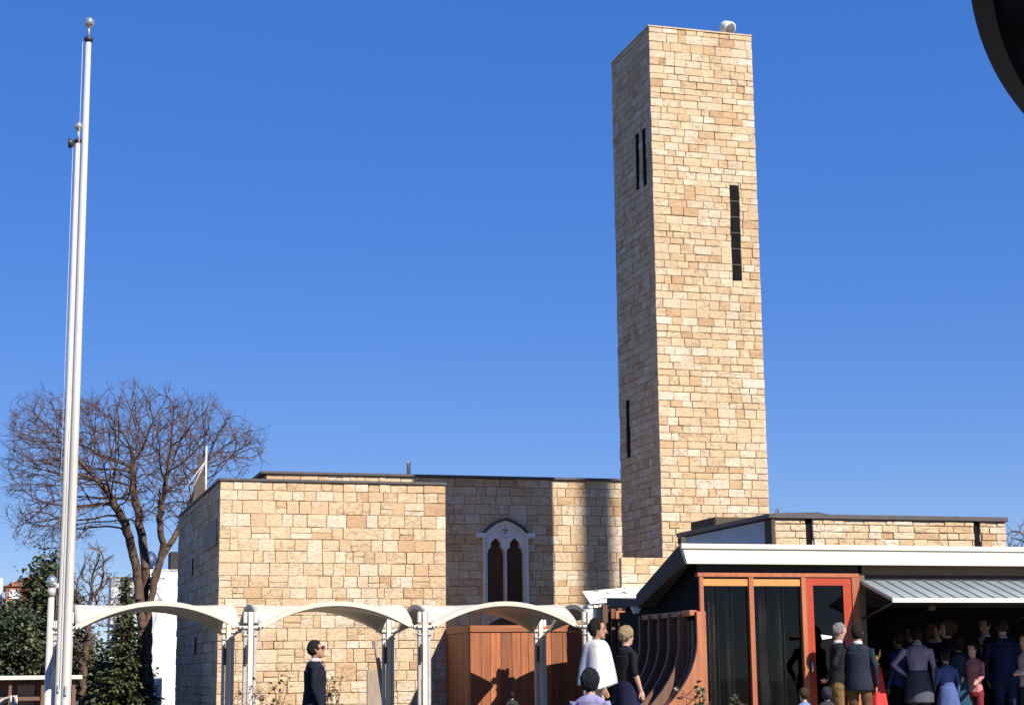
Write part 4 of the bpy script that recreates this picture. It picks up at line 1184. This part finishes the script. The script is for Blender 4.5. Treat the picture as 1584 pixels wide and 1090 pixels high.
def conifer(name, label, base, h, rbase, seed, mt, tiers, per, L, tilt=-0.15, zlow=0.02, shape=1.0):
    rng = random.Random(seed)
    t = thing(name, label, 'tree', base)
    bx, by, _ = base
    tr = MB(); tr.tube([(bx,by,0),(bx,by,h*0.6),(bx,by,h*0.97)], [0.04*h*0.5+0.05, 0.02*h+0.03, 0.012], 8); tr.build('trunk', S_BARK, t)
    lf = MB(); br = MB()
    for k in range(tiers):
        s = k/(tiers-1); z = h*(zlow+(0.985-zlow)*s)
        R = rbase*(1-s)**shape*rng.uniform(0.85,1.15)+0.05
        nb = max(4, int(per*(0.35+0.65*(1-s))))
        for q_ in range(nb):
            an = 2*math.pi*(q_/nb)+rng.uniform(-0.4,0.4)
            R1 = R*rng.uniform(0.6, 1.2)
            d = Vector((math.cos(an), math.sin(an), tilt+rng.uniform(-0.15,0.2)))
            o_ = Vector((bx,by,z+rng.uniform(-0.08,0.08)))
            br.tube([o_, o_+d*R1*0.9], [0.02, 0.006], 3, cap=False)
            ns = max(4, int(R1/L*4.0))
            for i in range(ns):
                f_ = (i+rng.random())/ns
                c = o_+d*R1*(0.12+0.88*f_)+Vector((rng.gauss(0,0.05), rng.gauss(0,0.05), rng.gauss(0,0.04)))
                ax = Vector((d.x, d.y, d.z))+Vector((rng.gauss(0,0.55), rng.gauss(0,0.55), rng.gauss(0.1,0.35)))
                sprays(lf, c, ax, L*rng.uniform(0.6,1.2), L*0.42, rng)
    br.build('branches', S_BARK, t, fixn=False)['kind'] = 'stuff'
    lf.build('crown', mt, t, fixn=False)
    return t
c0 = atv(195, 893, 50)
conifer('spruce_tree', 'dark green spruce standing in front of the white building', (c0.x, 50, 0), c0.z, 1.1, 41, S_NEEDLE, 58, 14, 0.17, -0.1, 0.03, 1.1)

def leafy(name, label, ells, v, depth, seed, mt, nclump, stem_px, L=0.2):
    """broad evergreen: clumps of sprays on the outside of irregular lobes"""
    rng = random.Random(seed)
    b0 = atv(stem_px[0], stem_px[1], v)
    t = thing(name, label, 'tree', (b0.x, v, 0))
    lf = MB(); tr = MB()
    cs = px_attr(ells, v, depth, nclump, rng)
    top = max(c[2] for c in cs)
    tr.tube([(b0.x,v,0),(b0.x+0.1,v,top*0.4),(b0.x,v,top*0.85)], [0.28,0.18,0.04], 8)
    for c in cs:
        c = Vector(c); h = Vector((b0.x, v, max(0.5, c.z*0.75)))
        if rng.random() < 0.3: tr.tube([h, c], [0.035, 0.008], 4, cap=False)
        out = (c-Vector((b0.x, v, c.z))).normalized()+Vector((0,0,0.25))
        for k in range(26):
            p_ = c+Vector((rng.gauss(0,0.24), rng.gauss(0,0.24), rng.gauss(0,0.15)))
            sprays(lf, p_, out+Vector((rng.gauss(0,0.7), rng.gauss(0,0.7), rng.gauss(0,0.5))), L*rng.uniform(0.6,1.2), L*0.5, rng, 0.3)
    tr.build('trunk', S_BARK, t); lf.build('crown', mt, t, fixn=False)
    return t
leafy('evergreen_tree', 'broad dark evergreen rising left of the flagpoles', [(70,925,30,55),(60,975,48,50),(45,1020,60,40),(90,960,30,60),(75,880,16,22)], 58, 2.2, 13, S_NEEDLE, 620, (60,1085))
leafy('evergreen_tree', 'lower evergreen mass cut by the left edge of the photo', [(5,985,40,55),(-10,1020,50,45),(20,1000,30,55)], 54, 2.0, 14, S_NEEDLE2, 460, (0,1085))
leafy('evergreen_tree', 'dim evergreen shrub between the flagpoles and the spruce', [(128,1030,26,50),(150,1060,30,35)], 60, 1.4, 15, S_NEEDLE, 200, (130,1085), 0.18)

# twiggy shrubs in front of the wing
def shrub(label, xs, y0, y1, v, seed, leaf):
    rng = random.Random(seed)
    b0 = atv(xs, 1085, v)
    t = thing('twiggy_shrub', label, 'shrub', (b0.x, v, 0), 0, 'thin shrubs along the wing wall')
    tw = MB(); lf = MB()
    ztop = atv(xs, y0, v).z
    for k in range(5):
        x = b0.x+rng.gauss(0,0.12); pts = [Vector((x, v+rng.gauss(0,0.1), 0))]
        lean = rng.gauss(0,0.28); H = ztop*rng.uniform(0.72,1.0)
        for i in range(1, 8):
            pts.append(Vector((x+lean*(i/7)**1.5+rng.gauss(0,0.02), v+rng.gauss(0,0.03), H*i/7)))
        tw.tube(pts, [0.014*(1-i/9) for i in range(8)], 4)
        for i in range(3, 8):
            for s in range(2):
                d = Vector((rng.gauss(0,1), rng.gauss(0,0.6), rng.uniform(0.3,1))).normalized()
                e = pts[i]+d*rng.uniform(0.08,0.22)
                tw.tube([pts[i], e], [0.008,0.004], 3, cap=False)
                if rng.random() < leaf:
                    for q_ in range(3): sprays(lf, e+Vector((rng.gauss(0,0.03),)*3), d+Vector((rng.gauss(0,0.6), rng.gauss(0,0.6), 0)), 0.085, 0.06, rng, 0.1)
    tw.build('stems', S_TWIG, t)
    if lf.v: lf.build('leaves', S_NEEDLE2 if 'dark' in label and 'foot' in label else S_DRYLEAF, t, fixn=False)
shrub('thin twiggy shrub right of the second front canopy post', 415, 1042, 1085, 37.0, 2, 0.5)
shrub('leafy thin shrub just right of the man in the dark suit', 514, 1048, 1085, 37.0, 3, 0.9)
shrub('sparse twigs between the left pair of canopy posts', 372, 1062, 1085, 37.5, 4, 0.3)
shrub('low dark plant at the foot of the curved wooden fins', 1083, 1068, 1085, 21.9, 6, 1.0)

# ------------------------------------------------------------------ people
SKIN = mat('skin', (0.45,0.26,0.185), (0.38,0.21,0.145), 0.55, 14, bs=0.05)
SKIN2 = mat('tanned_skin', (0.34,0.18,0.115), (0.28,0.14,0.09), 0.55, 14, bs=0.05)
EYE_M = mat('dark_eye', (0.03,0.02,0.018), None, 0.2, 20, bs=0.0)
LIP_M = mat('lips', (0.38,0.12,0.10), None, 0.5, 20, bs=0.0)
SHOE = mat('black_shoe', (0.02,0.018,0.017), None, 0.35, 12, bs=0.05)
CLOTH = {}
def cloth(c):
    k = tuple(c)
    if k not in CLOTH:
        CLOTH[k] = mat('cloth_%d' % len(CLOTH), c, tuple(x*0.6 for x in c), 0.9, 4, stretch=(1.4,1.4,0.5), bs=0.25, bd=0.02, spec=0.15)
    return CLOTH[k]
HAIRM = {}
def hairm(c):
    k = tuple(c)
    if k not in HAIRM:
        HAIRM[k] = mat('hair_%d' % len(HAIRM), c, tuple(x*0.4 for x in c), 0.65, 34, stretch=(1.6,1.6,0.5), bs=0.9, bd=0.02, spec=0.2)
    return HAIRM[k]

def ell(c, rx, ry, n=14):
    c = Vector(c)
    return [c+Vector((rx*math.cos(2*math.pi*k/n), ry*math.sin(2*math.pi*k/n), 0)) for k in range(n)]

ARMS = {  # elbow, wrist for the right arm (+x), figure faces -y, height 1.75
 'down':   ((0.245,0.03,1.12), (0.235,-0.07,0.87)),
 'bent':   ((0.25,0.04,1.14), (0.10,-0.25,1.10)),
 'fold':   ((0.26,-0.03,1.15), (-0.02,-0.20,1.16)),
 'akimbo': ((0.37,0.07,1.17), (0.20,-0.03,1.02)),
 'chin':   ((0.20,-0.18,1.16), (0.07,-0.17,1.42)),
 'behind': ((0.30,0.10,1.15), (0.08,0.17,0.98)),
 'fwd':    ((0.23,-0.07,1.15), (0.22,-0.33,1.06)),
}
def make_person(label, pos, H, yaw, top, bottom, hair, skin=None, arms=('down','down'), hairlen=0.0, hairvol=1.0,
                skirt=None, coat=None, shirt=None, cape=None, look=(0.0, 0.0), stride=0.0, glasses=False, tie=None, short=False, sleeve=True, build=1.0, lean=0.0, collar=None):
    skin = skin or SKIN
    S = H/1.75
    root = thing('person', label, 'person', pos, yaw)
    A = MB()
    yo = lambda z: -lean*max(0, z-0.9)          # forward lean
    def tor(z, rx, ry, y=0.0): return ell((0, y+yo(z), z), rx*build, ry*build)
    A.rings([tor(0.80,0.150,0.115), tor(0.88,0.172,0.130,0.01), tor(0.96,0.168,0.125,0.01), tor(1.08,0.142,0.108), tor(1.20,0.155,0.115), tor(1.32,0.178,0.120,0.005), tor(1.40,0.182,0.105,0.012), tor(1.445,0.135,0.085,0.015), tor(1.475,0.075,0.068,0.012)])
    A.tube([(0,0.012+yo(1.44),1.44), (0,0.004+yo(1.5),1.50), (0,-0.008+yo(1.56),1.565)], [0.062,0.055,0.058], 12)
    # head: egg with jaw, brow, nose, chin, ears; turned by look
    hb = MB()
    hr = []
    for z, rx, ry, y in ((-0.125,0.028,0.030,-0.055),(-0.112,0.048,0.055,-0.035),(-0.085,0.058,0.076,-0.016),(-0.05,0.066,0.088,-0.004),(-0.01,0.073,0.096,0.004),(0.03,0.076,0.100,0.008),(0.07,0.072,0.094,0.010),(0.10,0.056,0.074,0.010),(0.122,0.026,0.036,0.010)):
        hr.append(ell((0,y,z), rx, ry, 16))
    hb.rings(hr)
    hb.tube([(0,-0.086,0.012),(0,-0.104,-0.022),(0,-0.112,-0.040),(0,-0.092,-0.048)], [0.010,0.013,0.016,0.010], 8)
    hb.tube([(-0.045,-0.080,0.022),(0.045,-0.080,0.022)], [0.012,0.012], 6)
    hb.tube([(0,-0.072,-0.110),(0,-0.084,-0.106)], [0.022,0.014], 8)
    for sx in (-1,1):
        hb.tube([(sx*0.070,0.010,0.020),(sx*0.083,0.018,0.006),(sx*0.072,0.010,-0.030)], [0.012,0.016,0.010], 6)
    RM = Matrix.Rotation(look[0], 3, 'Z') @ Matrix.Rotation(look[1], 3, 'X')
    hc = Vector((0, -0.012+yo(1.62), 1.628))
    HT = lambda p_: RM @ Vector(p_) + hc
    A.add([HT(p_) for p_ in hb.v], hb.f)
    # legs
    bones = []
    for sx in (-1, 1):
        st = stride*sx
        hip = Vector((sx*0.088, 0.005, 0.86)); kn = Vector((sx*0.095, -0.02-st*0.5, 0.47)); an = Vector((sx*0.095, 0.03-st, 0.09))
        A.tube([hip, hip.lerp(kn,0.4), kn, kn.lerp(an,0.35)+Vector((0,0.012,0)), an], [0.094*build,0.082*build,0.056,0.058,0.040], 10)
        A.tube([an+Vector((0,0.03,-0.05)), an+Vector((0,-0.06,-0.055)), an+Vector((0,-0.17,-0.068))], [0.038,0.040,0.024], 8)
        bones += [(hip, kn, 'b', 0.10), (kn, an+Vector((0,0,0.05)), 'b' if not short else 's', 0.07), (an+Vector((0,0,-0.03)), an+Vector((0,-0.17,-0.06)), 'f', 0.05)]
    # arms and hands
    for sx, kind in ((1, arms[0]), (-1, arms[1])):
        e, w_ = ARMS[kind]
        sh = Vector((sx*0.178*build, 0.012+yo(1.4), 1.395)); e = Vector((sx*e[0]*build, e[1]+yo(e[2]), e[2])); w_ = Vector((sx*w_[0], w_[1]+yo(w_[2]), w_[2]))
        A.tube([sh, sh.lerp(e,0.35), e, e.lerp(w_,0.3), w_], [0.060*build,0.050*build,0.040,0.041,0.027], 10)
        d = (w_-e).normalized()
        side = Vector((0,1,0)) if abs(d.y) < 0.7 else Vector((0,0,1))
        pn = d.cross(side).normalized(); side = pn.cross(d).normalized()
        pal = w_+d*0.085
        for off in (-0.022, 0.0, 0.022):
            A.tube([w_+side*off*0.5, w_+d*0.04+side*off, pal+side*off], [0.020,0.019,0.015], 6)
        curl = pn*(-sx if kind == 'down' else 1)*0.022
        for i, L in enumerate((0.066,0.076,0.071,0.055)):
            o_ = (i-1.5)*0.019
            p0 = pal+side*o_-d*0.01
            A.tube([p0, p0+d*L*0.5+curl*0.3, p0+d*L*0.95+curl], [0.0095,0.009,0.0075], 6)
        t0 = w_+d*0.03+side*0.030
        A.tube([t0, t0+d*0.03+side*0.026, t0+d*0.065+side*0.030+curl*0.5], [0.013,0.011,0.009], 6)
        bones += [(sh, e, 't', 0.07), (e, w_, 't' if sleeve else 's', 0.05), (w_+d*0.02, pal+d*0.07, 's', 0.05)]
    bones += [(Vector((0,0,0.93)), Vector((0,yo(1.36),1.36)), 't', 0.17), (Vector((0,yo(1.50),1.515)), hc+Vector((0,0,0.1)), 's', 0.09), (Vector((0,0,0.80)), Vector((0,0,0.90)), 'b', 0.16)]
    # one continuous surface
    tmp = A.build('body_tmp', None, None)
    for v in tmp.data.vertices: v.co *= S
    md = tmp.modifiers.new('r', 'REMESH'); md.mode = 'VOXEL'; md.voxel_size = 0.0088; md.use_smooth_shade = True
    sm = tmp.modifiers.new('s', 'SMOOTH'); sm.factor = 0.5; sm.iterations = 2
    dg = bpy.context.evaluated_depsgraph_get()
    me = bpy.data.meshes.new_from_object(tmp.evaluated_get(dg))
    bpy.data.objects.remove(tmp)
    me.name = 'body'
    me.materials.clear()
    for m_ in (skin, cloth(top), cloth(bottom), SHOE): me.materials.append(m_)
    nP = len(me.polygons)
    C = np.zeros(nP*3); me.polygons.foreach_get('center', C); C = C.reshape(-1,3)/S
    bestd = np.full(nP, 1e9); mi = np.zeros(nP, np.int32)
    for a, b, tg, r in bones:
        a_ = np.array(a); ab_ = np.array(b)-a_
        t_ = np.clip(((C-a_)@ab_)/max(1e-9, ab_@ab_), 0, 1)
        dd = np.linalg.norm(C-(a_+t_[:,None]*ab_), axis=1)-r
        u_ = dd < bestd; bestd[u_] = dd[u_]; mi[u_] = {'s':0,'t':1,'b':2,'f':3}[tg]
    mi[C[:,2] > 1.535] = np.where(mi[C[:,2] > 1.535] == 1, 0, mi[C[:,2] > 1.535])
    nV = len(me.vertices); co = np.zeros(nV*3); me.vertices.foreach_get('co', co); co = co.reshape(-1,3)
    no = np.zeros(nV*3); me.vertices.foreach_get('normal', no); no = no.reshape(-1,3)
    cv = np.zeros(nV, bool)
    for p_ in me.polygons:
        if 0 < mi[p_.index] < 3: cv[list(p_.vertices)] = True
    ofs = pos[0]*3.1
    for i_ in np.where(cv)[0]:
        x_, y_, z_ = co[i_]
        f_ = abs(noise.noise((x_*7+z_*4+ofs, y_*7, z_*6-x_*3)))*0.020-0.004+noise.noise((x_*19+ofs, y_*19, z_*15))*0.004
        co[i_] += no[i_]*f_
    me.vertices.foreach_set('co', co.ravel()); me.update()
    me.polygons.foreach_set('material_index', mi); me.polygons.foreach_set('use_smooth', np.ones(nP, bool))
    body = bpy.data.objects.new('body', me); col.objects.link(body); body.parent = root
    def child(mb, name, mt):
        mb.v = [tuple(Vector(p_)*S) for p_ in mb.v]
        o = mb.build(name, mt, root, local=True)
        return o
    # hair
    hm = MB(); n1, n2 = 52, 34; vs = []; keep = {}
    rg = random.Random(hash((label, 3)) % 1000)
    for i in range(n2+1):
        th = math.pi*i/n2
        for k in range(n1):
            ph = 2*math.pi*k/n1
            x, y, z = math.sin(th)*math.cos(ph), math.sin(th)*math.sin(ph), math.cos(th)
            an_ = 0.055+0.10*max(0.0, hairvol-1.0)
            wob = 1+an_*1.5*noise.noise((x*4.2+len(label), y*4.2, z*2.6))+an_*0.9*noise.noise((x*12+len(label), y*12, z*6))+0.012*rg.uniform(-1,1)
            vv = hairvol
            zz = z*0.122*(0.55+0.45*vv)
            if z < 0: zz = z*(0.10+hairlen)
            vs.append(HT((x*0.088*vv*wob, y*0.108*vv*wob+0.014, zz*wob+0.018)))
    fs = []
    for i in range(n2):
        for k in range(n1):
            thm = math.pi*(i+0.5)/n2; phm = 2*math.pi*(k+0.5)/n1
            yy = math.sin(thm)*math.sin(phm); zz = math.cos(thm)
            if yy < -0.42 and zz < 0.47+0.10*math.sin(3*phm+len(label)): continue      # face
            if zz < -0.15 and yy < 0.05 and hairlen < 0.04: continue
            if zz < -0.92: continue
            fs.append((i*n1+k, i*n1+(k+1) % n1, (i+1)*n1+(k+1) % n1, (i+1)*n1+k))
    hm.add(vs, fs, True)
    ho = child(hm, 'hair', hairm(hair))
    sd = ho.modifiers.new('thick', 'SOLIDIFY'); sd.thickness = 0.014*S; sd.offset = -1
    # eyes and mouth
    fe = MB()
    for sx in (-1,1): fe.tube([HT((sx*0.045-0.014,-0.083,0.004)), HT((sx*0.030,-0.0925,0.004)), HT((sx*0.022-0.0,-0.0925,0.004))], [0.003,0.0065,0.004], 6)
    child(fe, 'eyes', EYE_M)
    fm = MB(); fm.tube([HT((-0.024,-0.083,-0.070)), HT((0,-0.090,-0.070)), HT((0.024,-0.083,-0.070))], [0.003,0.007,0.003], 6); child(fm, 'mouth', LIP_M)
    if glasses:
        g_ = MB()
        for sx in (-1,1):
            g_.tube([HT((sx*0.058,-0.083,0.006)), HT((sx*0.034,-0.103,0.006)), HT((sx*0.012,-0.105,0.006))], [0.016,0.022,0.014], 8)
            g_.tube([HT((sx*0.062,-0.080,0.010)), HT((sx*0.084,0.015,0.012))], 0.004, 5)
        child(g_, 'sunglasses', EYE_M)
    def shell(name, rows, mt, n=28, folds=0.0, nf=9, wav=0.0):
        mb = MB(); rg = random.Random(len(label)+n); ph = rg.uniform(0,6)
        R_ = []
        for j, (z, rx, ry, y) in enumerate(rows):
            s_ = j/(len(rows)-1); r_ = []
            for k in range(n):
                a = 2*math.pi*k/n
                f_ = 1+folds*s_*math.sin(nf*a+ph)+folds*0.5*s_*math.sin(2*nf*a+1.3*ph)
                r_.append(Vector((rx*build*f_*math.cos(a), ry*build*f_*math.sin(a)+y+yo(z), z+wav*s_*math.sin(2*a+ph))))
            R_.append(r_)
        mb.rings(R_, False, True)
        o = child(mb, name, mt)
        md = o.modifiers.new('t','SOLIDIFY'); md.thickness = 0.012; md.offset = 0
        sb = o.modifiers.new('sub','SUBSURF'); sb.levels = 1; sb.render_levels = 1
        return o
    if coat is not None:
        shell('jacket', [(1.36,0.187,0.128,0.005),(1.22,0.172,0.128,0.002),(1.08,0.160,0.122,0.0),(0.95,0.182,0.138,0.008),(0.80,0.194,0.146,0.01)], cloth(coat), folds=0.02)
        # lapels
        lp_ = MB()
        for sx in (-1,1):
            lp_.add([(sx*0.045,-0.112+yo(1.42),1.445),(sx*0.085,-0.118+yo(1.35),1.36),(sx*0.012,-0.142+yo(1.14),1.15),(sx*0.006,-0.140+yo(1.14),1.16)], [(0,1,2,3)])
        o = child(lp_, 'lapels', cloth(tuple(c*0.8 for c in coat))); md = o.modifiers.new('t','SOLIDIFY'); md.thickness = 0.008
    if shirt is not None:
        sh_ = MB(); sh_.add([(-0.05,-0.100+yo(1.44),1.455),(0.05,-0.100+yo(1.44),1.455),(0.045,-0.128+yo(1.3),1.32),(0,-0.137+yo(1.14),1.16),(-0.045,-0.128+yo(1.3),1.32)], [(0,1,2,3,4)])
        o = child(sh_, 'shirt_front', cloth(shirt)); md = o.modifiers.new('t','SOLIDIFY'); md.thickness = 0.006
    if shirt is not None or collar is not None:
        cl = MB(); cl.rings([ell((0,0.006+yo(1.45),1.455),0.078,0.078), ell((0,0.002+yo(1.5),1.515),0.064,0.066)], False); o = child(cl, 'collar', cloth(collar or shirt)); md = o.modifiers.new('t','SOLIDIFY'); md.thickness = 0.008
    if tie is not None:
        ti = MB(); ti.rings([[Vector((sx*0.0+a_*0.05, -0.100+yo(1.46)-0.012*b_, 1.462+c_*0.02)) for a_, b_, c_ in ((-1,0,1),(0,1,0.4),(1,0,1),(1,0,-1),(0,1,-0.4),(-1,0,-1))], [Vector((a_*0.05, -0.088+yo(1.46), 1.462+c_*0.02)) for a_, b_, c_ in ((-1,0,1),(0,1,0.4),(1,0,1),(1,0,-1),(0,1,-0.4),(-1,0,-1))]], True, False)
        child(ti, 'bow_tie', cloth(tie))
    if skirt is not None:
        c_, zl, fl = skirt
        shell('skirt', [(1.08,0.152,0.118,0.0),(0.96,0.182,0.140,0.01),(0.80,0.198*(0.5+fl/2),0.160*(0.5+fl/2),0.01),(zl,0.205*fl,0.175*fl,0.01)], cloth(c_), folds=0.05)
    if cape is not None:
        c_, zl = cape
        shell('cape', [(1.485,0.080,0.080,0.008),(1.455,0.165,0.120,0.012),(1.40,0.250,0.165,0.012),(1.22,0.275,0.200,0.01),(1.05,0.305,0.230,0.01),(zl,0.325,0.250,0.01)], cloth(c_), folds=0.13, nf=5, wav=0.04)
    return root

NAVY = (0.012,0.0125,0.022); BLACK = (0.012,0.012,0.014); CHAR = (0.035,0.035,0.042); TAN = (0.17,0.10,0.04); WHITE = (0.52,0.50,0.50)
DKH = (0.022,0.015,0.012); BRH = (0.075,0.04,0.022); BLONDE = (0.42,0.31,0.17); GREYH = (0.27,0.26,0.26)
RIGHT = math.pi/2; AWAY = math.pi; LEFT = -math.pi/2
def person_at(label, xh, ytop, v, yaw, ground, **kw):
    t = atv(xh, ytop, v)
    H = t.z-ground-0.012
    return make_person(label, (t.x, v, ground), H, yaw, **kw)
person_at('man in a dark navy suit and sunglasses looking up beneath the middle canopy', 488, 989, 23.6, RIGHT-0.15, 0.0, top=NAVY, bottom=NAVY, hair=DKH, coat=NAVY, shirt=WHITE, tie=BLACK, glasses=True, look=(0.05,-0.30), arms=('down','down'), skin=SKIN2, build=1.14)
person_at('dark haired person in a white cape beside the wooden fence', 923, 956, 21.8, RIGHT-0.35, FLOOR, top=WHITE, bottom=(0.45,0.36,0.32), hair=DKH, hairvol=1.1, hairlen=0.03, cape=(WHITE, 0.88), arms=('down','down'), skin=SKIN2, short=True)
person_at('blonde woman in black beside the curved wooden fins', 968, 968, 22.0, RIGHT+0.25, FLOOR, top=BLACK, bottom=(0.012,0.014,0.035), hair=BLONDE, hairvol=1.16, hairlen=0.01, coat=BLACK, skirt=((0.012,0.014,0.04),0.45,1.0), arms=('down','down'), sleeve=False, look=(0.1,0.05))
person_at('child with dark hair in a lavender dress in front of the white cape', 912, 1034, 14.0, AWAY-0.5, FLOOR*0, top=(0.26,0.24,0.40), bottom=(0.26,0.24,0.40), hair=(0.016,0.017,0.028), hairvol=1.25, hairlen=0.04, skirt=((0.26,0.24,0.40),0.5,1.2), arms=('down','down'), sleeve=False)
person_at('grey haired man in black with tan trousers facing right at the red door', 1291, 963, 22.55, RIGHT-0.3, FLOOR, top=BLACK, bottom=TAN, hair=GREYH, coat=None, shirt=WHITE, arms=('bent','behind'), look=(0.0,0.22), lean=0.08)
person_at('dark haired man in a slate jacket, back to us at the red door', 1325, 964, 22.35, AWAY-0.55, FLOOR, top=(0.018,0.023,0.038), bottom=(0.10,0.06,0.03), hair=DKH, coat=(0.018,0.023,0.038), collar=WHITE, arms=('down','down'), skin=SKIN2, hairlen=0.02)
person_at('small child with brown hair and a light blue shirt below the red door', 1243, 1063, 20.0, AWAY+0.3, 0.0, top=(0.16,0.22,0.42), bottom=CHAR, hair=BRH, hairvol=1.1, hairlen=0.02)
person_at('small child with dark hair and grey jacket right of the one in light blue', 1278, 1062, 20.0, AWAY-0.2, 0.0, top=CHAR, bottom=CHAR, hair=(0.04,0.04,0.05), hairvol=1.2, hairlen=0.05)
person_at('short haired man in a blue shirt, leftmost in the dark bay', 1389, 977, 24.0, AWAY+0.4, FLOOR, top=(0.045,0.075,0.24), bottom=BLACK, hair=(0.09,0.06,0.04), arms=('down','bent'), skin=SKIN2)
person_at('woman in a lavender blouse and grey skirt with hand on hip in the dark bay', 1417, 967, 23.55, AWAY-0.6, FLOOR, top=(0.33,0.30,0.40), bottom=(0.08,0.08,0.10), hair=DKH, hairvol=1.08, hairlen=0.02, skirt=((0.075,0.085,0.11),0.58,1.15), arms=('akimbo','down'), short=True, collar=WHITE)
person_at('light brown haired person in a navy jacket with white collar in the bay', 1440, 964, 24.15, RIGHT-0.5, FLOOR, top=NAVY, bottom=NAVY, hair=(0.28,0.15,0.06), hairlen=0.05, coat=(0.03,0.032,0.06), shirt=WHITE, arms=('bent','fold'))
person_at('woman with big curly brown hair facing left in the dark bay', 1464, 958, 23.8, LEFT-0.1, FLOOR, top=(0.03,0.025,0.04), bottom=BLACK, hair=(0.085,0.05,0.03), hairvol=1.38, hairlen=0.04, arms=('chin','fold'), skirt=((0.03,0.03,0.045),0.5,1.1), look=(0,0.1))
person_at('child in a light blue dress, back to us among the group', 1462, 1004, 23.3, AWAY, FLOOR, top=(0.07,0.10,0.25), bottom=(0.12,0.17,0.40), hair=(0.03,0.025,0.03), hairlen=0.02, skirt=((0.07,0.10,0.25),0.55,1.2), arms=('bent','down'), short=True)
person_at('dark haired woman in a deep teal dress, back to us in the bay', 1482, 982, 23.5, AWAY+0.25, FLOOR, top=(0.02,0.035,0.065), bottom=(0.02,0.06,0.09), hair=DKH, hairvol=1.15, hairlen=0.06, skirt=((0.02,0.055,0.085),0.4,1.15), arms=('down','down'))
person_at('girl in a pink top and dark red trousers in the bay', 1503, 992, 23.35, LEFT+0.6, FLOOR, top=(0.42,0.17,0.17), bottom=(0.16,0.02,0.03), hair=DKH, hairvol=1.15, hairlen=0.03, arms=('fwd','bent'), build=0.9)
person_at('man in a black suit facing left at the right of the bay', 1522, 954, 24.2, LEFT+0.5, FLOOR, top=BLACK, bottom=BLACK, hair=DKH, coat=BLACK, shirt=(0.55,0.53,0.55), arms=('bent','down'), skin=SKIN2)
person_at('tall man in a navy blue suit, back to us at the right edge', 1549, 956, 23.6, AWAY-0.5, FLOOR, top=(0.012,0.02,0.06), bottom=(0.012,0.02,0.06), hair=(0.045,0.035,0.03), coat=(0.012,0.02,0.06), arms=('down','down'), build=1.1, collar=(0.3,0.3,0.4))
person_at('person in pale clothes cut by the right edge of the photo', 1585, 978, 23.4, LEFT+0.3, FLOOR, top=(0.6,0.5,0.48), bottom=CHAR, hair=BRH, arms=('bent','down'))
person_at('dark haired child just showing at the foot of the wooden fence', 792, 1069, 33.0, AWAY, 0.0, top=CHAR, bottom=CHAR, hair=DKH, hairvol=1.15, hairlen=0.03)
person_at('dim figure standing deep in the dark bay', 1404, 967, 25.2, -0.2, FLOOR, top=CHAR, bottom=BLACK, hair=DKH, skin=SKIN2)

# white paper, red draped stand with a gold ornament
a = atv(1270, 981, 22.5); b = atv(1288, 986, 22.5)
m = MB(); m.add([Vector((a.x,22.5,a.z)), Vector((b.x,22.52,a.z-0.02)), Vector((b.x,22.52,b.z+0.0)), Vector((a.x+0.02,22.5,b.z-0.02))], [(0,1,2,3)])
o = m.build('paper_sheet', S_PAPER); md = o.modifiers.new('t','SOLIDIFY'); md.thickness = 0.006
tag(o, 'folded white paper held beside the grey haired man at the door', 'paper')
rs = atv(1352, 1050, 23.5)
st = thing('red_draped_stand', 'tall stand draped in red cloth inside the dark bay right of the door', 'stand', (rs.x, 23.5, FLOOR))
zt_ = atv(1352, 1030, 23.5).z
m = MB(); n = 24; rgs = []
for j, (z, r) in enumerate(((FLOOR,0.26),(FLOOR+0.3,0.20),(zt_-0.15,0.12),(zt_,0.10))):
    rgs.append([Vector((rs.x+r*(1+0.14*math.sin(6*2*math.pi*k/n))*math.cos(2*math.pi*k/n), 23.5+r*(1+0.14*math.sin(6*2*math.pi*k/n))*math.sin(2*math.pi*k/n), z)) for k in range(n)])
m.rings(rgs, True, True); m.build('drape', S_REDCLOTH, st)
gp = atv(1343, 1018, 23.5)
go = thing('gold_ornament', 'small gold crown shaped ornament on the red draped stand', 'ornament', (rs.x, 23.5, zt_))
m = MB(); m.lathe((rs.x,23.5,zt_), [(0.09,0.002),(0.10,0.03),(0.07,0.07),(0.11,0.13),(0.12,0.16)], 16); m.build('bowl', S_GOLD, go)
for k in range(6):
    t_ = 2*math.pi*k/6
    m = MB(); m.tube([(rs.x+0.11*math.cos(t_),23.5+0.11*math.sin(t_),zt_+0.155),(rs.x+0.13*math.cos(t_),23.5+0.13*math.sin(t_),zt_+0.26)], [0.022,0.006], 6); m.build('point', S_GOLD, go)
